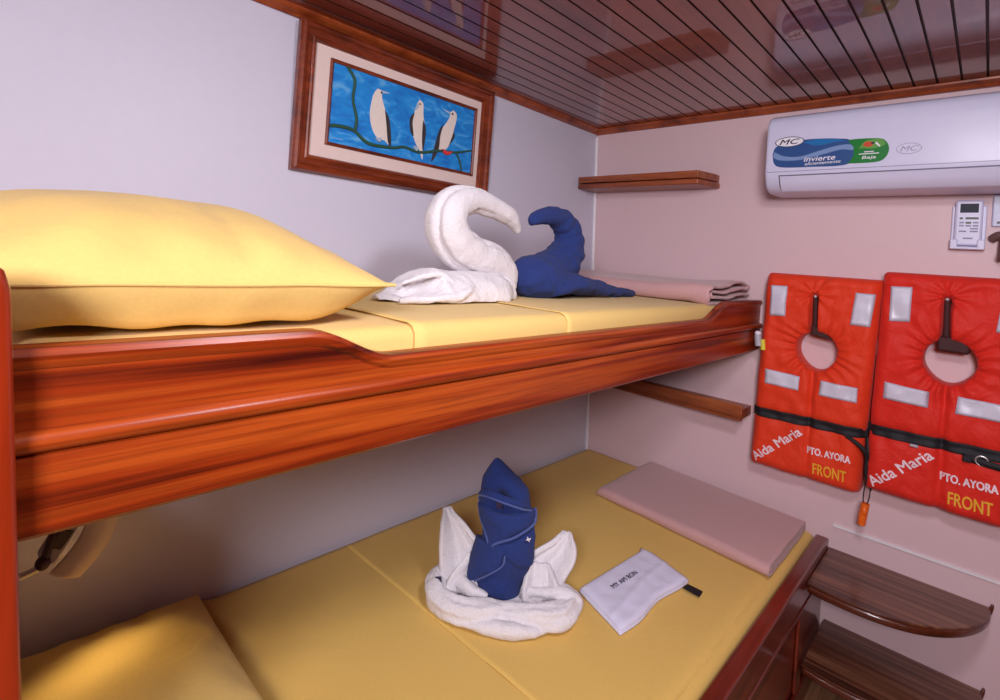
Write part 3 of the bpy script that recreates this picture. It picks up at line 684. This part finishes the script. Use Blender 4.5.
# ================================================================ LIFE JACKETS
def life_jacket(ox, oz, label, seed, tab, buckle_ring, whistle, mat):
    root = thing('life_jacket', (.985+ox, -.06, .715+oz), label, 'life jacket', 'life jackets hung on the far wall')
    CX, CZ = .984+ox, 1.172+oz
    Z0, Z1 = .706+oz, 1.444+oz
    def edges(z):
        t = (z-Z0)/(Z1-Z0); return .786+ox+.016*t, 1.140+ox+.026*t
    def hole_r(a):   # slightly pear shaped neck hole, pointed below
        c, s = cos(a), sin(a)
        return .064*(1+.13*max(0, -s)**6+.06*max(0, s))
    def bz(x): return .915+oz+.02*(x-.98-ox)    # belt line
    def front(x, z):
        xl_, xr_ = edges(z)
        d = min(x-xl_, xr_-x, z-Z0, Z1-z); d = max(d, 0)
        # rounded corner distance
        qx = min(x-xl_, xr_-x); qz = min(z-Z0, Z1-z); r = .02
        if qx < r and qz < r: d = max(0, r-sqrt((r-qx)**2+(r-qz)**2))
        rr = sqrt((x-CX)**2+(z-CZ)**2); ang = math.atan2(z-CZ, x-CX); dh = max(rr-hole_r(ang), 0)
        e = .034
        h = .040*sqrt(max(0, 1-(1-min(d/e, 1))**2))
        hh = .048; kh = sqrt(max(0, 1-(1-min(dh/hh, 1))**2))
        h = h*(.30+.70*kh)
        db = z-bz(x); h -= .016*exp(-(db/.020)**2)
        if z < CZ:
            h -= .013*exp(-((x-CX+.004)/.010)**2)*smoothstep(0, .04, CZ-.06-z)
        dxs = x-(CX-.014); zs0, zs1 = CZ+.03, CZ+.205
        if z > zs0:
            k = smoothstep(zs1+.012, zs1-.02, z); h -= .050*exp(-(dxs/.0115)**4)*k
            h -= .004*exp(-(dxs/.008)**2)*smoothstep(zs1, zs1+.02, z)
        # gathered fabric round the hole and off the slot
        h += .006*sin(ang*17+seed*2+6*noise.noise(Vector((x*9, z*9, seed))))*exp(-dh/.05)*min(1, dh/.008)
        dd = sqrt((x-CX+.014)**2+(z-zs1)**2); a2 = math.atan2(z-zs1, x-CX+.014)
        h += .0065*sin(a2*9+seed)*exp(-dd/.06)*min(1, dd/.012)
        h += .008*noise.noise(Vector((x*9+seed, z*9, 1)))+.0055*noise.noise(Vector((x*26+seed, z*20, 4)))
        h += .0025*sin((x*1.2+z)*60+seed)*exp(-(abs(db)/.05))
        return -.058-h
    NA, NR = 288, 64
    def outline(a):
        c, s = cos(a), sin(a); best = 9
        # march to the rounded rectangle
        lo, hi = .05, .7
        for _ in range(26):
            m = (lo+hi)/2; x, z = CX+c*m, CZ+s*m; l, r_ = edges(min(max(z, Z0), Z1)); rad = .014
            qx = min(x-l, r_-x); qz = min(z-Z0, Z1-z)
            ins = qx > 0 and qz > 0 and not (qx < rad and qz < rad and (rad-qx)**2+(rad-qz)**2 > rad*rad)
            if ins: lo = m
            else: hi = m
        return lo
    mb = MB(); vs = []
    angs = []
    for i in range(NA): angs.append(2*pi*i/NA)
    for a in angs:
        r0, r1 = hole_r(a), outline(a)
        vs.append((CX+r0*cos(a), -.006, CZ+r0*sin(a)))
        vs.append((CX+r0*cos(a), -.03, CZ+r0*sin(a)))
        for k in range(NR):
            t = k/(NR-1); t = t*.55+.45*(.5-.5*cos(pi*t)); r = r0+(r1-r0)*t
            x, z = CX+r*cos(a), CZ+r*sin(a); vs.append((x, front(x, z), z))
        x, z = CX+r1*cos(a), CZ+r1*sin(a)
        vs.append((x, -.03, z)); vs.append((x, -.006, z))
    m = NR+4
    fs = [(i*m+j, ((i+1) % NA)*m+j, ((i+1) % NA)*m+(j+1) % m, i*m+(j+1) % m) for i in range(NA) for j in range(m)]
    obj('vest', (vs, fs), mat, root, angle=75)
    def patch(q, off=.0022, n=14):
        a, b, c, d = [Vector((p[0]+ox, p[1]+oz, 0)) for p in q]
        def f(u, v):
            p = (a*(1-u)+b*u)*(1-v)+(d*(1-u)+c*u)*v; return (p.x, front(p.x, p.y)-off, p.y)
        return grid(f, n, n)
    for q in ([(.826, 1.396), (.882, 1.398), (.881, 1.285), (.827, 1.281)], [(1.094, 1.395), (1.151, 1.394), (1.141, 1.282), (1.084, 1.283)],
              [(.827, 1.080), (.942, 1.072), (.941, 1.021), (.826, 1.025)], [(1.010, 1.074), (1.119, 1.071), (1.119, 1.020), (1.006, 1.021)]):
        cx = sum(p[0] for p in q)/4; cz = sum(p[1] for p in q)/4
        inner = [(p[0]+(.004 if p[0] < cx else -.004), p[1]+(.004 if p[1] < cz else -.004)) for p in q]
        pb = obj('reflective_patch', patch(q, .0030), 'tape_edge', root, solid=.0012, angle=180)
        obj('tape', patch(inner, .0040), 'reflect', pb, solid=.0008, angle=180)
    # belt, wrapped over the front and round the sides
    def belt(u, v):
        l, r_ = edges(.915+oz); x = l-.004+(r_-l+.008)*u; z = bz(x)+.0165*(1-2*v)
        xc = min(max(x, l+.003), r_-.003)
        y = min(front(xc, z), front(xc, bz(xc)))-.004 if l+.01 < x < r_-.01 else min(front(xc, bz(xc)), -.056)-.003
        return (x, y, z)
    obj('belt', grid(belt, 60, 5), 'black', root, solid=.003, angle=180)
    # slot strap
    obj('neck_strap', MB().add(*tube([(CX-.016, -.062, CZ+.195), (CX-.015, -.055, CZ+.14), (CX-.013, -.050, CZ+.075)], [.010, .012, .013], 16, 10)), 'brown_strap', root)
    obj('stud', blob((CX-.016, -.071, CZ+.196), (.005, .003, .005), 14, 8), 'gray_pl', root)
    if tab:
        obj('collar_tab', box(CX-.034, CX+.046, -.078, -.062, CZ+.030, CZ+.078), 'brown_strap', root, bevel=.012, bseg=4)
    else:
        obj('collar_tab', prism([(CX-.022, CZ+.056), (CX+.0, CZ+.052), (CX+.050, CZ+.044), (CX+.030, CZ+.062), (CX+.004, CZ+.082), (CX-.018, CZ+.095)], 1, -.080, -.066), 'brown_strap', root, bevel=.004)
    # lettering
    def letters(name, body, x, z, wd, h, ang, mat, bold=.03, off=.0035):
        vs2, fs2 = text_mesh(body, wd, h, bold, cuts=1); c, s = cos(ang), sin(ang); out = []
        for i, (a, b) in enumerate(vs2):
            px, pz = x+ox+a*c-b*s, z+oz+a*s+b*c; out.append((px, front(px, pz)-off-.00012*(i//(len(vs2)//5)), pz))
        return out, fs2
    obj('lettering', letters('n', 'Aida Maria', .815, .726, .208, .031, radians(43.5), 'white_ink', .06), 'white_ink', root, smooth=False)
    obj('lettering', letters('p', 'PTO. AYORA', .982, .806, .131, .024, radians(2.5), 'white_ink', .08), 'white_ink', root, smooth=False)
    obj('lettering', letters('f', 'FRONT', 1.004, .740, .100, .038, radians(1.5), 'yellow_ink', .035), 'yellow_ink', root, smooth=False)
    if buckle_ring:
        rp = [(1.073+ox+.014*cos(t*pi/8), -.106, .905+oz-.008+.014*sin(t*pi/8)) for t in range(17)]
        obj('ring_buckle', tube(rp, [.0022], curve=False, seg=8), 'chrome', root)
        obj('belt_tail', grid(lambda u, v: (1.03+ox+.13*u, front(1.03+ox+.10*u, .89+oz)-.007, .897+oz-.012*u+.010*(1-2*v)), 14, 3), 'black', root, solid=.003)
        obj('belt_slider', box(1.030+ox, 1.052+ox, -.112, -.104, .884+oz, .902+oz), 'black', root, bevel=.003)
        obj('belt_slider', box(.903+ox, .925+ox, -.110, -.103, .890+oz, .899+oz), 'gray_pl', root, bevel=.003)
    if whistle:
        obj('belt_tail', MB().add(*tube([(1.095, -.104, .904), (1.125, -.108, .890), (1.150, -.102, .868), (1.158, -.09, .84)], [.006, .007, .008, .006], 20, 10)), 'black', root)
        obj('tether_strap', MB().add(*tube([(1.152, -.070, .905), (1.158, -.082, .86), (1.156, -.084, .80), (1.160, -.080, .755)], [.006, .008, .006, .004], 24, 10))
            .add(*tube([(1.166, -.068, .93), (1.170, -.078, .86), (1.166, -.082, .79), (1.172, -.078, .735)], [.005, .006, .005, .003], 24, 10)), 'black', root)
        cord = obj('cord', MB().add(*tube([(1.158, -.085, .76), (1.154, -.086, .72), (1.155, -.086, .685)], [.0018], 12, 6)).add(*tube([(1.172, -.083, .75), (1.170, -.086, .71), (1.164, -.086, .685)], [.0018], 12, 6)), 'black', root)
        wh = obj('whistle', MB().add(*tube([(1.162, -.086, .690), (1.157, -.086, .652), (1.154, -.086, .616)], [.0115, .0125, .0115], 12, 16)).add(*blob((1.160, -.092, .665), (.010, .010, .016), 14, 10)), 'whistle', root)
        # light on the left side and buckles on the right side
        lt = obj('signal_light', MB().add(*tube([(.790, -.098, 1.203), (.797, -.098, 1.160)], [.012, .014], 8, 14), 0).add(*tube([(.810, -.100, 1.187), (.814, -.100, 1.148)], [.008, .010], 8, 12), 1)
            .add(*blob((.791, -.100, 1.208), (.012, .011, .009), 12, 8), 2), ['gray_pl', 'yellow_pl', 'stk_white'], root)
        obj('side_buckle', MB().add(*box(1.150, 1.172, -.050, -.034, 1.186, 1.232)).add(*box(1.155, 1.167, -.053, -.034, 1.196, 1.202)).add(*box(1.155, 1.167, -.053, -.034, 1.212, 1.218)), 'gray_pl', root, bevel=.003)
        obj('side_strap', box(1.148, 1.170, -.048, -.036, 1.095, 1.185), 'black', root, bevel=.004)
    return root
life_jacket(0, 0, 'orange life jacket nearer the bunks, with an orange whistle hanging below it', 1.0, False, False, True, 'orange_cloth')
life_jacket(.364, .030, 'red-orange life jacket below the remote, with a brown tab in its neck hole', 2.3, True, True, False, 'red_cloth')

# ================================================================ LOWER BUNK
lb = thing('lower_bunk', (.53, -1.1, 0), 'dark red wood lower bunk base with a panelled front', 'bunk bed')
lt_z = .499
obj('side_rail', box(1.010, 1.052, -2.2, -.003, .40, .497), 'dark_rail', lb, bevel=.006, bseg=3)
obj('front_panel', box(1.012, 1.040, -2.2, -.003, .0, .3995), 'dark_rail', lb)
for z in (.372, .10):
    obj('moulding', box(1.0402, 1.052, -2.2, -.003, z, z+.022), 'dark_rail', lb, bevel=.006, bseg=3)
obj('stile', box(1.0402, 1.050, -.36, -.30, .1225, .3715), 'dark_rail', lb, bevel=.004)
obj('bed_base', box(.02, 1.0095, -2.2, -.003, .25, .30), 'dark_rail', lb)
lm = obj('mattress', mattress(.012, 1.004, -2.2, -.006, .3005, lt_z, .025, 8, .005), 'mustard', origin=(.5, -1.2, .3005), angle=70)
tag(lm, 'wide mattress in a mustard yellow sheet on the lower bunk', 'mattress')
def flat_sheet(y0, y1, x0, x1, z, amp, hem, seed):
    def f(u, v):
        x = x0+(x1-x0)*u; y = y0+(y1-y0)*v
        zz = z+amp*abs(noise.noise(Vector((x*5+seed, y*4, seed))))+hem*exp(-((y-y0)/.016)**2)
        zz += .0025*max(0, noise.noise(Vector((x*12+y*9+seed, y*3-x*2, 2))))
        if x > x1-.02: zz -= (x-(x1-.02))*.5
        return (x, y, zz)
    return grid(f, 70, 90)
s1 = obj('bed_sheet', flat_sheet(-1.765, -.02, .02, .985, lt_z+.003, .002, .006, 3), 'mustard', origin=(.5, -1.0, lt_z), solid=.003, angle=80)
tag(s1, 'mustard top sheet with a hemmed edge next to the lower pillow', 'sheet')
s2 = obj('bed_sheet', flat_sheet(-1.355, -.02, .024, .982, lt_z+.0065, .0012, .0003, 6), 'mustard', origin=(.5, -.7, lt_z), solid=.0012, angle=80)
tag(s2, 'mustard folded sheet layer under the towel flower on the lower bunk', 'sheet')
pl = obj('pillow', pillow(.40, -1.99, .545, .36, .212, .066, .042, 5, .014), 'yellow_pillow', origin=(.4, -2.03, .508), angle=180)
tag(pl, 'yellow pillow at the head of the lower bunk', 'pillow')
lz = lt_z+.0115
b2 = obj('blanket', blanket(.335, .985, -.455, -.02, lz, .0085, .0105, .002, 11, skew=-.055, rnd=.03), 'pink', origin=(.66, -.23, lz), solid=.009, angle=80)
tag(b2, 'dusty pink folded blanket lying flat on the lower bunk', 'blanket', 'folded pink blankets')

# washcloth
wc = thing('washcloth', (.73, -.83, lz), 'small folded white washcloth with dark lettering on the lower bunk', 'washcloth')
def washcloth():
    a, b, c, d = Vector((.636, -.985, 0)), Vector((.660, -.640, 0)), Vector((.826, -.694, 0)), Vector((.803, -1.048, 0))
    def edge(t, k, s): return k*sin(pi*t*2+s)
    mb = MB()
    for L in range(3):
        def f(u, v):
            p = (a*(1-u)+b*u)*(1-v)+(d*(1-u)+c*u)*v
            k = .004*L
            q = p+(Vector((.73, -.845, 0))-p)*(.012*L)
            ed = min(u, 1-u, v, 1-v)
            bow = .010*sin(pi*u)*v*sin(2*pi*u+1)
            z = lz+.003+.0062*L-.003*exp(-(ed/.03)**2)*(L+.5)+.003*noise.noise(Vector((p.x*22, p.y*22, L)))*min(1, ed*8)
            if L == 2: z += .003*exp(-(((v-.62)+.25*(u-.5))/.05)**2)
            z = max(z, lz+.0025)
            rnd = .012*exp(-((1-u)/.06)**2)*exp(-(v/.1)**2)
            return (q.x+bow-rnd, q.y-rnd, z)
        vs, fs = grid(f, 40, 26); mb.add(vs, fs)
    return mb
obj('cloth', washcloth(), 'washcloth', wc, solid=.0058, angle=80)
def wc_text():
    vs, fs = text_mesh('MY AM BON', .118, .016, .015); o = Vector((.712, -.925, 0)); d = Vector((.08, 1, 0)).normalized(); n = Vector((-d.y, d.x, 0))
    return [tuple(o+d*x+n*y+Vector((0, 0, lz+.0225+.00012*(i//(len(vs)//5))))) for i, (x, y) in enumerate(vs)], fs
obj('lettering', wc_text(), 'ink', wc, smooth=False)
obj('label_tab', MB().add([(.828, -.742, lz+.004), (.832, -.714, lz+.004), (.875, -.712, lz+.003), (.878, -.744, lz+.003), (.828, -.742, lz+.006), (.832, -.714, lz+.006), (.875, -.712, lz+.005), (.878, -.744, lz+.005)],
    [(0, 1, 2, 3), (4, 5, 6, 7), (0, 1, 5, 4), (1, 2, 6, 5), (2, 3, 7, 6), (3, 0, 4, 7)]), 'black', wc, smooth=False)

# ---------------------------------------------------------------- towel flower and blue hooded towel figure
RT = Vector((.758, .652, 0)); NR_ = Vector((.652, -.758, 0)); PC = Vector((.505, -1.172, 0))
def loc(a, b, z): return tuple(PC+RT*.008+RT*a+NR_*b+Vector((0, 0, z)))
fl = thing('towel_flower', loc(0, 0, lz), 'white towel folded like an open flower on the lower bunk', 'towel', 'folded towels on the lower bunk')
def flower_base():
    mb = MB(); z = lz
    # left bundle looping round, right bundle, and the band across the front
    pl_ = lambda k, ph: (lambda t, th: 1+.10*sin(th*k+ph+t*7)+.03*sin(th*9-t*12)-.14*exp(-(((th-1.2+.8*t+pi) % (2*pi)-pi)/.22)**2))
    # left bundle loops round from behind and crosses over in front; the right bundle does the same
    mb.add(*tube([loc(-.11, -.05, z+.040), loc(-.165, -.02, z+.044), loc(-.182, .025, z+.038), loc(-.160, .075, z+.026), loc(-.10, .105, z+.024), loc(-.03, .105, z+.026), loc(.03, .085, z+.022)], [.020, .024, .027, .029, .030, .029, .018], 80, 40, pl_(5, 0)))
    mb.add(*tube([loc(-.02, .095, z+.030), loc(.05, .105, z+.026), loc(.12, .100, z+.026), loc(.165, .075, z+.027), loc(.180, .030, z+.036), loc(.125, .0, z+.042), loc(.06, -.005, z+.040)], [.020, .028, .032, .030, .024, .022, .018], 80, 40, pl_(5, 2)))
    mb.add(*tube([loc(-.11, .130, z+.012), loc(-.03, .140, z+.014), loc(.05, .142, z+.014), loc(.12, .130, z+.012)], [.003, .016, .018, .003], 40, 20))
    mb.add(*blob(loc(0, .02, z+.010), (.16, .12, .016), 30, 14))
    mb.add(*tube([loc(-.135, -.005, z+.048), loc(-.115, .030, z+.052), loc(-.085, .055, z+.046), loc(-.04, .06, z+.036)], [.012, .018, .018, .010], 30, 14))
    mb.add(*tube([loc(.05, .035, z+.040), loc(.11, .045, z+.054), loc(.17, .045, z+.056), loc(.205, .050, z+.042)], [.010, .014, .015, .007], 40, 14))
    return mb
obj('base', ruffle(fused(flower_base(), .003, 1), .0035, 22, 7, lz+.0005), 'white_t', fl, angle=180)
def petal(outline, cup, b0, b1, seed, pleat=3):
    """outline: rows from root to tip, each (aL, aR, z); cupped towards the camera"""
    rows = [Vector(r) for r in outline]; R = catmull(rows, 40)
    def f(u, v):
        k = min(int(round(u*39)), 39); l, r_, z = R[k]; a = l+(r_-l)*v; s = 2*v-1
        b = b0+(b1-b0)*u+cup*s*s*sin(pi*min(1, u*.9+.1))+.007*sin(v*pi*2*pleat+seed)*(1-.55*u)
        return loc(a, b, z)
    return grid(f, 40, 30)
z = lz
def petal_mesh(p, t):
    mb = MB().add(*p); return mb
PET = [([(-.165, -.01, z+.01), (-.172, -.015, z+.06), (-.178, -.035, z+.11), (-.182, -.085, z+.15), (-.184, -.135, z+.182), (-.184, -.168, z+.200)], .035, .0, -.06, 1, 2),
       ([(.0, .150, z+.01), (.0, .155, z+.05), (.02, .168, z+.085), (.055, .186, z+.115), (.10, .192, z+.138), (.14, .186, z+.156), (.160, .178, z+.162)], .035, .0, -.06, 2.2, 2),
       ([(-.15, -.02, z+.02), (-.150, -.015, z+.055), (-.130, -.02, z+.085), (-.10, -.04, z+.112)], .02, .035, .0, .5, 2),
       ([(.055, .15, z+.02), (.05, .145, z+.05), (.055, .138, z+.08), (.07, .12, z+.104)], .02, .035, .0, 1.5, 2)]
for q in PET:
    obj('petal', ruffle(MB().add(*petal(*q)), .003, 16, q[4]), 'white_t', fl, solid=.014, sub=1, angle=180)
obj('care_label', MB().add([loc(-.182, .040, z+.062), loc(-.166, .040, z+.064), loc(-.162, .053, z+.058), loc(-.178, .053, z+.054), loc(-.182, .044, z+.066), loc(-.166, .044, z+.068), loc(-.162, .057, z+.062), loc(-.178, .057, z+.058)],
    [(0, 1, 2, 3), (4, 5, 6, 7), (0, 1, 5, 4), (1, 2, 6, 5), (2, 3, 7, 6), (3, 0, 4, 7)]), 'ink', fl, smooth=False)

bf = thing('hooded_towel_figure', loc(0, 0, lz+.03), 'dark blue towel rolled into an upright hooded figure in the white flower', 'towel figure', 'folded towels on the lower bunk')
# silhouette rows: z, centre a, half width
SIL = [(.512, -0.012, .036), (.520, -0.012, .052), (.545, -0.014, .064), (.58, -0.012, .072), (.62, -0.006, .074), (.662, 0.000, .070), (.70, 0.003, .066), (.738, -0.002, .070), (.775, -0.010, .068), (.808, -0.014, .064), (.832, -0.024, .052), (.858, -0.034, .032), (.874, -0.040, .018), (.886, -0.043, .006)]
def sil(z):
    if z <= SIL[0][0]: return SIL[0][1:]
    for (z0, a0, w0), (z1, a1, w1) in zip(SIL, SIL[1:]):
        if z <= z1:
            t = (z-z0)/(z1-z0); return a0+(a1-a0)*t, w0+(w1-w0)*t
    return SIL[-1][1:]
def surf(z, ph, off=0.0, sq=.85):
    a, wd = sil(z); return loc(a+(wd+off)*sin(ph), (wd*sq+off)*cos(ph), z)
def fig_body():
    def f(u, v):
        zz = .512+(.886-.512)*u; ph = 2*pi*v; d = (ph+pi) % (2*pi)-pi
        off = .004*sin(zz*60+ph*2)*(1 if zz < .75 else .4)
        # open hood: hollow facing the camera
        g = exp(-((zz-.785)/.028)**2)*exp(-((d+.15)/.42)**2)
        off -= .050*g
        wd = sil(zz)[1]; off = max(off, -wd*.8)
        return surf(zz, ph, off)
    vs, fs = grid(f, 100, 72, cv=True); fs += [tuple(range(72)), tuple(99*72+j for j in range(72))]
    return MB().add(vs, fs)
def patch_on(rows, off, nu=40, nv=30, bulge=.006, thick=.010):
    """closed slab of cloth laid over the body; rows: (z_left, phi_left, z_right, phi_right) from top to bottom"""
    R = catmull([Vector((r[0], r[1], r[2])) for r in rows], nu); R4 = catmull([Vector((r[3], 0, 0)) for r in rows], nu)
    def f(u, v, d):
        k = min(int(round(u*(nu-1))), nu-1); zl, pl_, zr = R[k]; pr = R4[k].x
        zz = zl+(zr-zl)*v; ph = pl_+(pr-pl_)*v
        return surf(zz, ph, off+bulge*sin(pi*v)*u+d)
    a, fa = grid(lambda u, v: f(u, v, 0), nu, nv); b, _ = grid(lambda u, v: f(u, v, -thick), nu, nv); n = len(a)
    rim = [i*nv for i in range(nu)]+[(nu-1)*nv+j for j in range(1, nv)]+[i*nv+nv-1 for i in range(nu-2, -1, -1)]+[j for j in range(nv-2, 0, -1)]
    fs = list(fa)+[tuple(i+n for i in q[::-1]) for q in fa]+[(rim[k], rim[(k+1) % len(rim)], n+rim[(k+1) % len(rim)], n+rim[k]) for k in range(len(rim))]
    return a+b, fs
# turned-down collar: a triangle hanging to a point at the lower left
COLL = [(.768, -1.35, .764, 1.5), (.752, -1.25, .752, 1.42), (.728, -1.05, .738, .95), (.705, -.85, .716, .25), (.688, -.70, .692, -.35), (.677, -.58, .678, -.50)]
FIG = fig_body(); FIG.add(*patch_on(COLL, .011, thick=.016))
def hem(pts, r=.0032): return tube([surf(zz, ph, off) for zz, ph, off in pts], [r], 40, 8)
obj('hem', MB().add(*hem([(.764, 1.5, .010), (.750, 1.35, .011), (.736, .95, .014), (.715, .25, .016), (.692, -.35, .014), (.675, -.58, .012)])).add(*hem([(.768, -1.38, .008), (.735, -1.12, .010), (.705, -.88, .011), (.675, -.60, .012)], .0028)), 'blue_edge', bf)
# hood brim arching over the opening
FIG.add(*tube([surf(.762, -1.55, -.002), surf(.797, -1.15, .004), surf(.812, -.6, .006), surf(.806, .0, .007), surf(.790, .6, .006), surf(.770, 1.2, .002)], [.007, .009, .010, .009, .008, .006], 50, 12))
obj('hem', MB().add(*tube([surf(.764, -1.5, .004), surf(.793, -1.15, .010), surf(.806, -.6, .014), surf(.799, .0, .014), surf(.782, .6, .012), surf(.764, 1.2, .006)], [.0028], 50, 8)), 'blue_edge', bf)
obj('care_label', MB().add([surf(.790, -.42, -.012), surf(.790, -.12, -.012), surf(.772, -.12, -.012), surf(.772, -.42, -.012), surf(.790, -.42, -.009), surf(.790, -.12, -.009), surf(.772, -.12, -.009), surf(.772, -.42, -.009)],
    [(0, 1, 2, 3), (4, 5, 6, 7), (0, 1, 5, 4), (1, 2, 6, 5), (2, 3, 7, 6), (3, 0, 4, 7)]), 'ink', bf, smooth=False)
# wrapped arm on the left and cross fold on the right
FIG.add(*patch_on([(.668, -1.75, .690, -.35), (.645, -1.8, .668, -.10), (.615, -1.8, .635, -.15), (.588, -1.65, .612, -.45), (.566, -1.35, .580, -.85)], .014, bulge=.010, thick=.018))
FIG.add(*patch_on([(.690, -.30, .712, 1.35), (.672, -.15, .690, 1.40), (.650, .15, .655, 1.40), (.630, .55, .628, 1.35)], .008, bulge=.008, thick=.016))
obj('body', ruffle(fused(FIG, .0026, 2), .0025, 26, 8), 'blue_t', bf, angle=180)
obj('hem', MB().add(*hem([(.664, -.02, .013), (.640, -.05, .016), (.612, -.40, .017), (.578, -.86, .014)], .0025)), 'blue_edge', bf)
obj('stitched_mark', MB().add(*tube([surf(.704, .62, .017), surf(.704, .80, .017)], [.0016], 6, 6)).add(*tube([surf(.711, .66, .017), surf(.698, .74, .017)], [.0016], 6, 6)), 'stk_white', bf)

# ================================================================ STEPS
def tread(ztop, th, scale_x, x0, label, lipx):
    root = thing('bunk_step', (x0+.1, -.15, ztop-th), label, 'step', 'wooden steps beside the lower bunk')
    pts = [(x0, -.002), (x0, -.318), (x0+.05, -.326), (x0+.12, -.328), (x0+.19, -.320), (x0+.26, -.296), (x0+.32, -.255), (x0+.37, -.198), (x0+.405, -.130), (x0+.424, -.06), (x0+.428, -.002)]
    P = catmull([Vector((p[0], p[1], 0)) for p in pts[1:]], 40); out = [pts[0]]+[(x0+(p.x-x0)*scale_x, p.y) for p in P]
    obj('tread', prism(out, 2, ztop-.006, ztop), 'step', root, smooth=False, bevel=.0015)
    inn = [(x0, -.002)]+[(p[0]+.001, p[1]-.004) for p in out[1:-1]]+[(out[-1][0]+.002, -.002)]
    obj('edging', prism(inn, 2, ztop-th, ztop-.0062), 'step_edge', root, bevel=.008, bseg=3)
    obj('end_lip', tube([(out[-1][0]-.004, -.022, ztop-.01), (out[-1][0]+.001, -.010, ztop+.004), (out[-1][0]+.003, -.006, ztop+.014)], [.006, .005, .0025], 12, 10), 'step_edge', root)
    return root
tread(.466, .030, 1.0, 1.0535, 'rounded brown wooden step, the upper of two beside the lower bunk', 0)
tread(.205, .030, .985, 1.0535, 'rounded brown wooden step, the lower of two beside the lower bunk', 0)

# ================================================================ READING LAMP
rl = thing('reading_lamp', (wallx(.78), -2.13, .74), 'small cream shaded reading lamp on a chrome arm under the upper bunk', 'lamp')
obj('wall_plate', tube([(wallx(.78)+.001, -2.16, .775), (wallx(.78)+.014, -2.16, .775)], [.03], n=2, seg=28, curve=False), 'chrome', rl, bevel=.003)
obj('arm', tube([(.0, -2.16, .775), (.06, -2.158, .776), (.12, -2.150, .777), (.15, -2.13, .779), (.15, -2.098, .784)], [.0065], 40, 14), 'chrome', rl)
obj('joint', MB().add(*blob((.15, -2.092, .793), (.012, .012, .014))).add(*tube([(.15, -2.092, .79), (.146, -2.082, .83), (.14, -2.075, .85)], [.008, .007, .007], 14, 10)), 'lampdark', rl)
def shade():
    def f(u, v):
        # curved cream blade sweeping up under the bunk
        BL, BR, TL, TR = Vector((.15, -2.082, .768)), Vector((.16, -2.036, .750)), Vector((.15, -2.022, .90)), Vector((.16, -1.975, .885))
        p = BL.lerp(BR, v).lerp(TL.lerp(TR, v), u); p.y += .014*sin(pi*u); p.z -= .008*sin(pi*u); p.x += .012*sin(pi*v)
        return tuple(p)
    return grid(f, 24, 14)
obj('lamp_shade', shade(), 'shade', rl, solid=.004, angle=180)
obj('lamp_head', MB().add(*prism([(-2.098, .792), (-2.072, .778), (-2.036, .850), (-2.058, .872)], 0, .10, .146)), 'lampbody', rl, bevel=.006)
sl = bpy.data.lights.new('reading_lamp_bulb', 'SPOT'); sl.energy = 2.0; sl.color = (1.0, 0.72, 0.34); sl.spot_size = radians(115); sl.spot_blend = 1.0; sl.shadow_soft_size = 0.03
so = bpy.data.objects.new('reading_lamp_bulb', sl); COL.objects.link(so); so.location = (.125, -2.045, .772)
so.rotation_euler = (Vector((.42, -1.93, .57))-Vector(so.location)).to_track_quat('-Z', 'Y').to_euler()
obj('switch_panel', prism([(-2.086, .818), (-2.066, .808), (-2.048, .838), (-2.068, .850)], 0, .1465, .150), 'lampdark', rl, bevel=.002)

for o in bpy.data.objects:
    if o.type == 'MESH' and o.parent is None and 'kind' not in o.keys() and 'label' not in o.keys(): print('UNLABELLED', o.name)
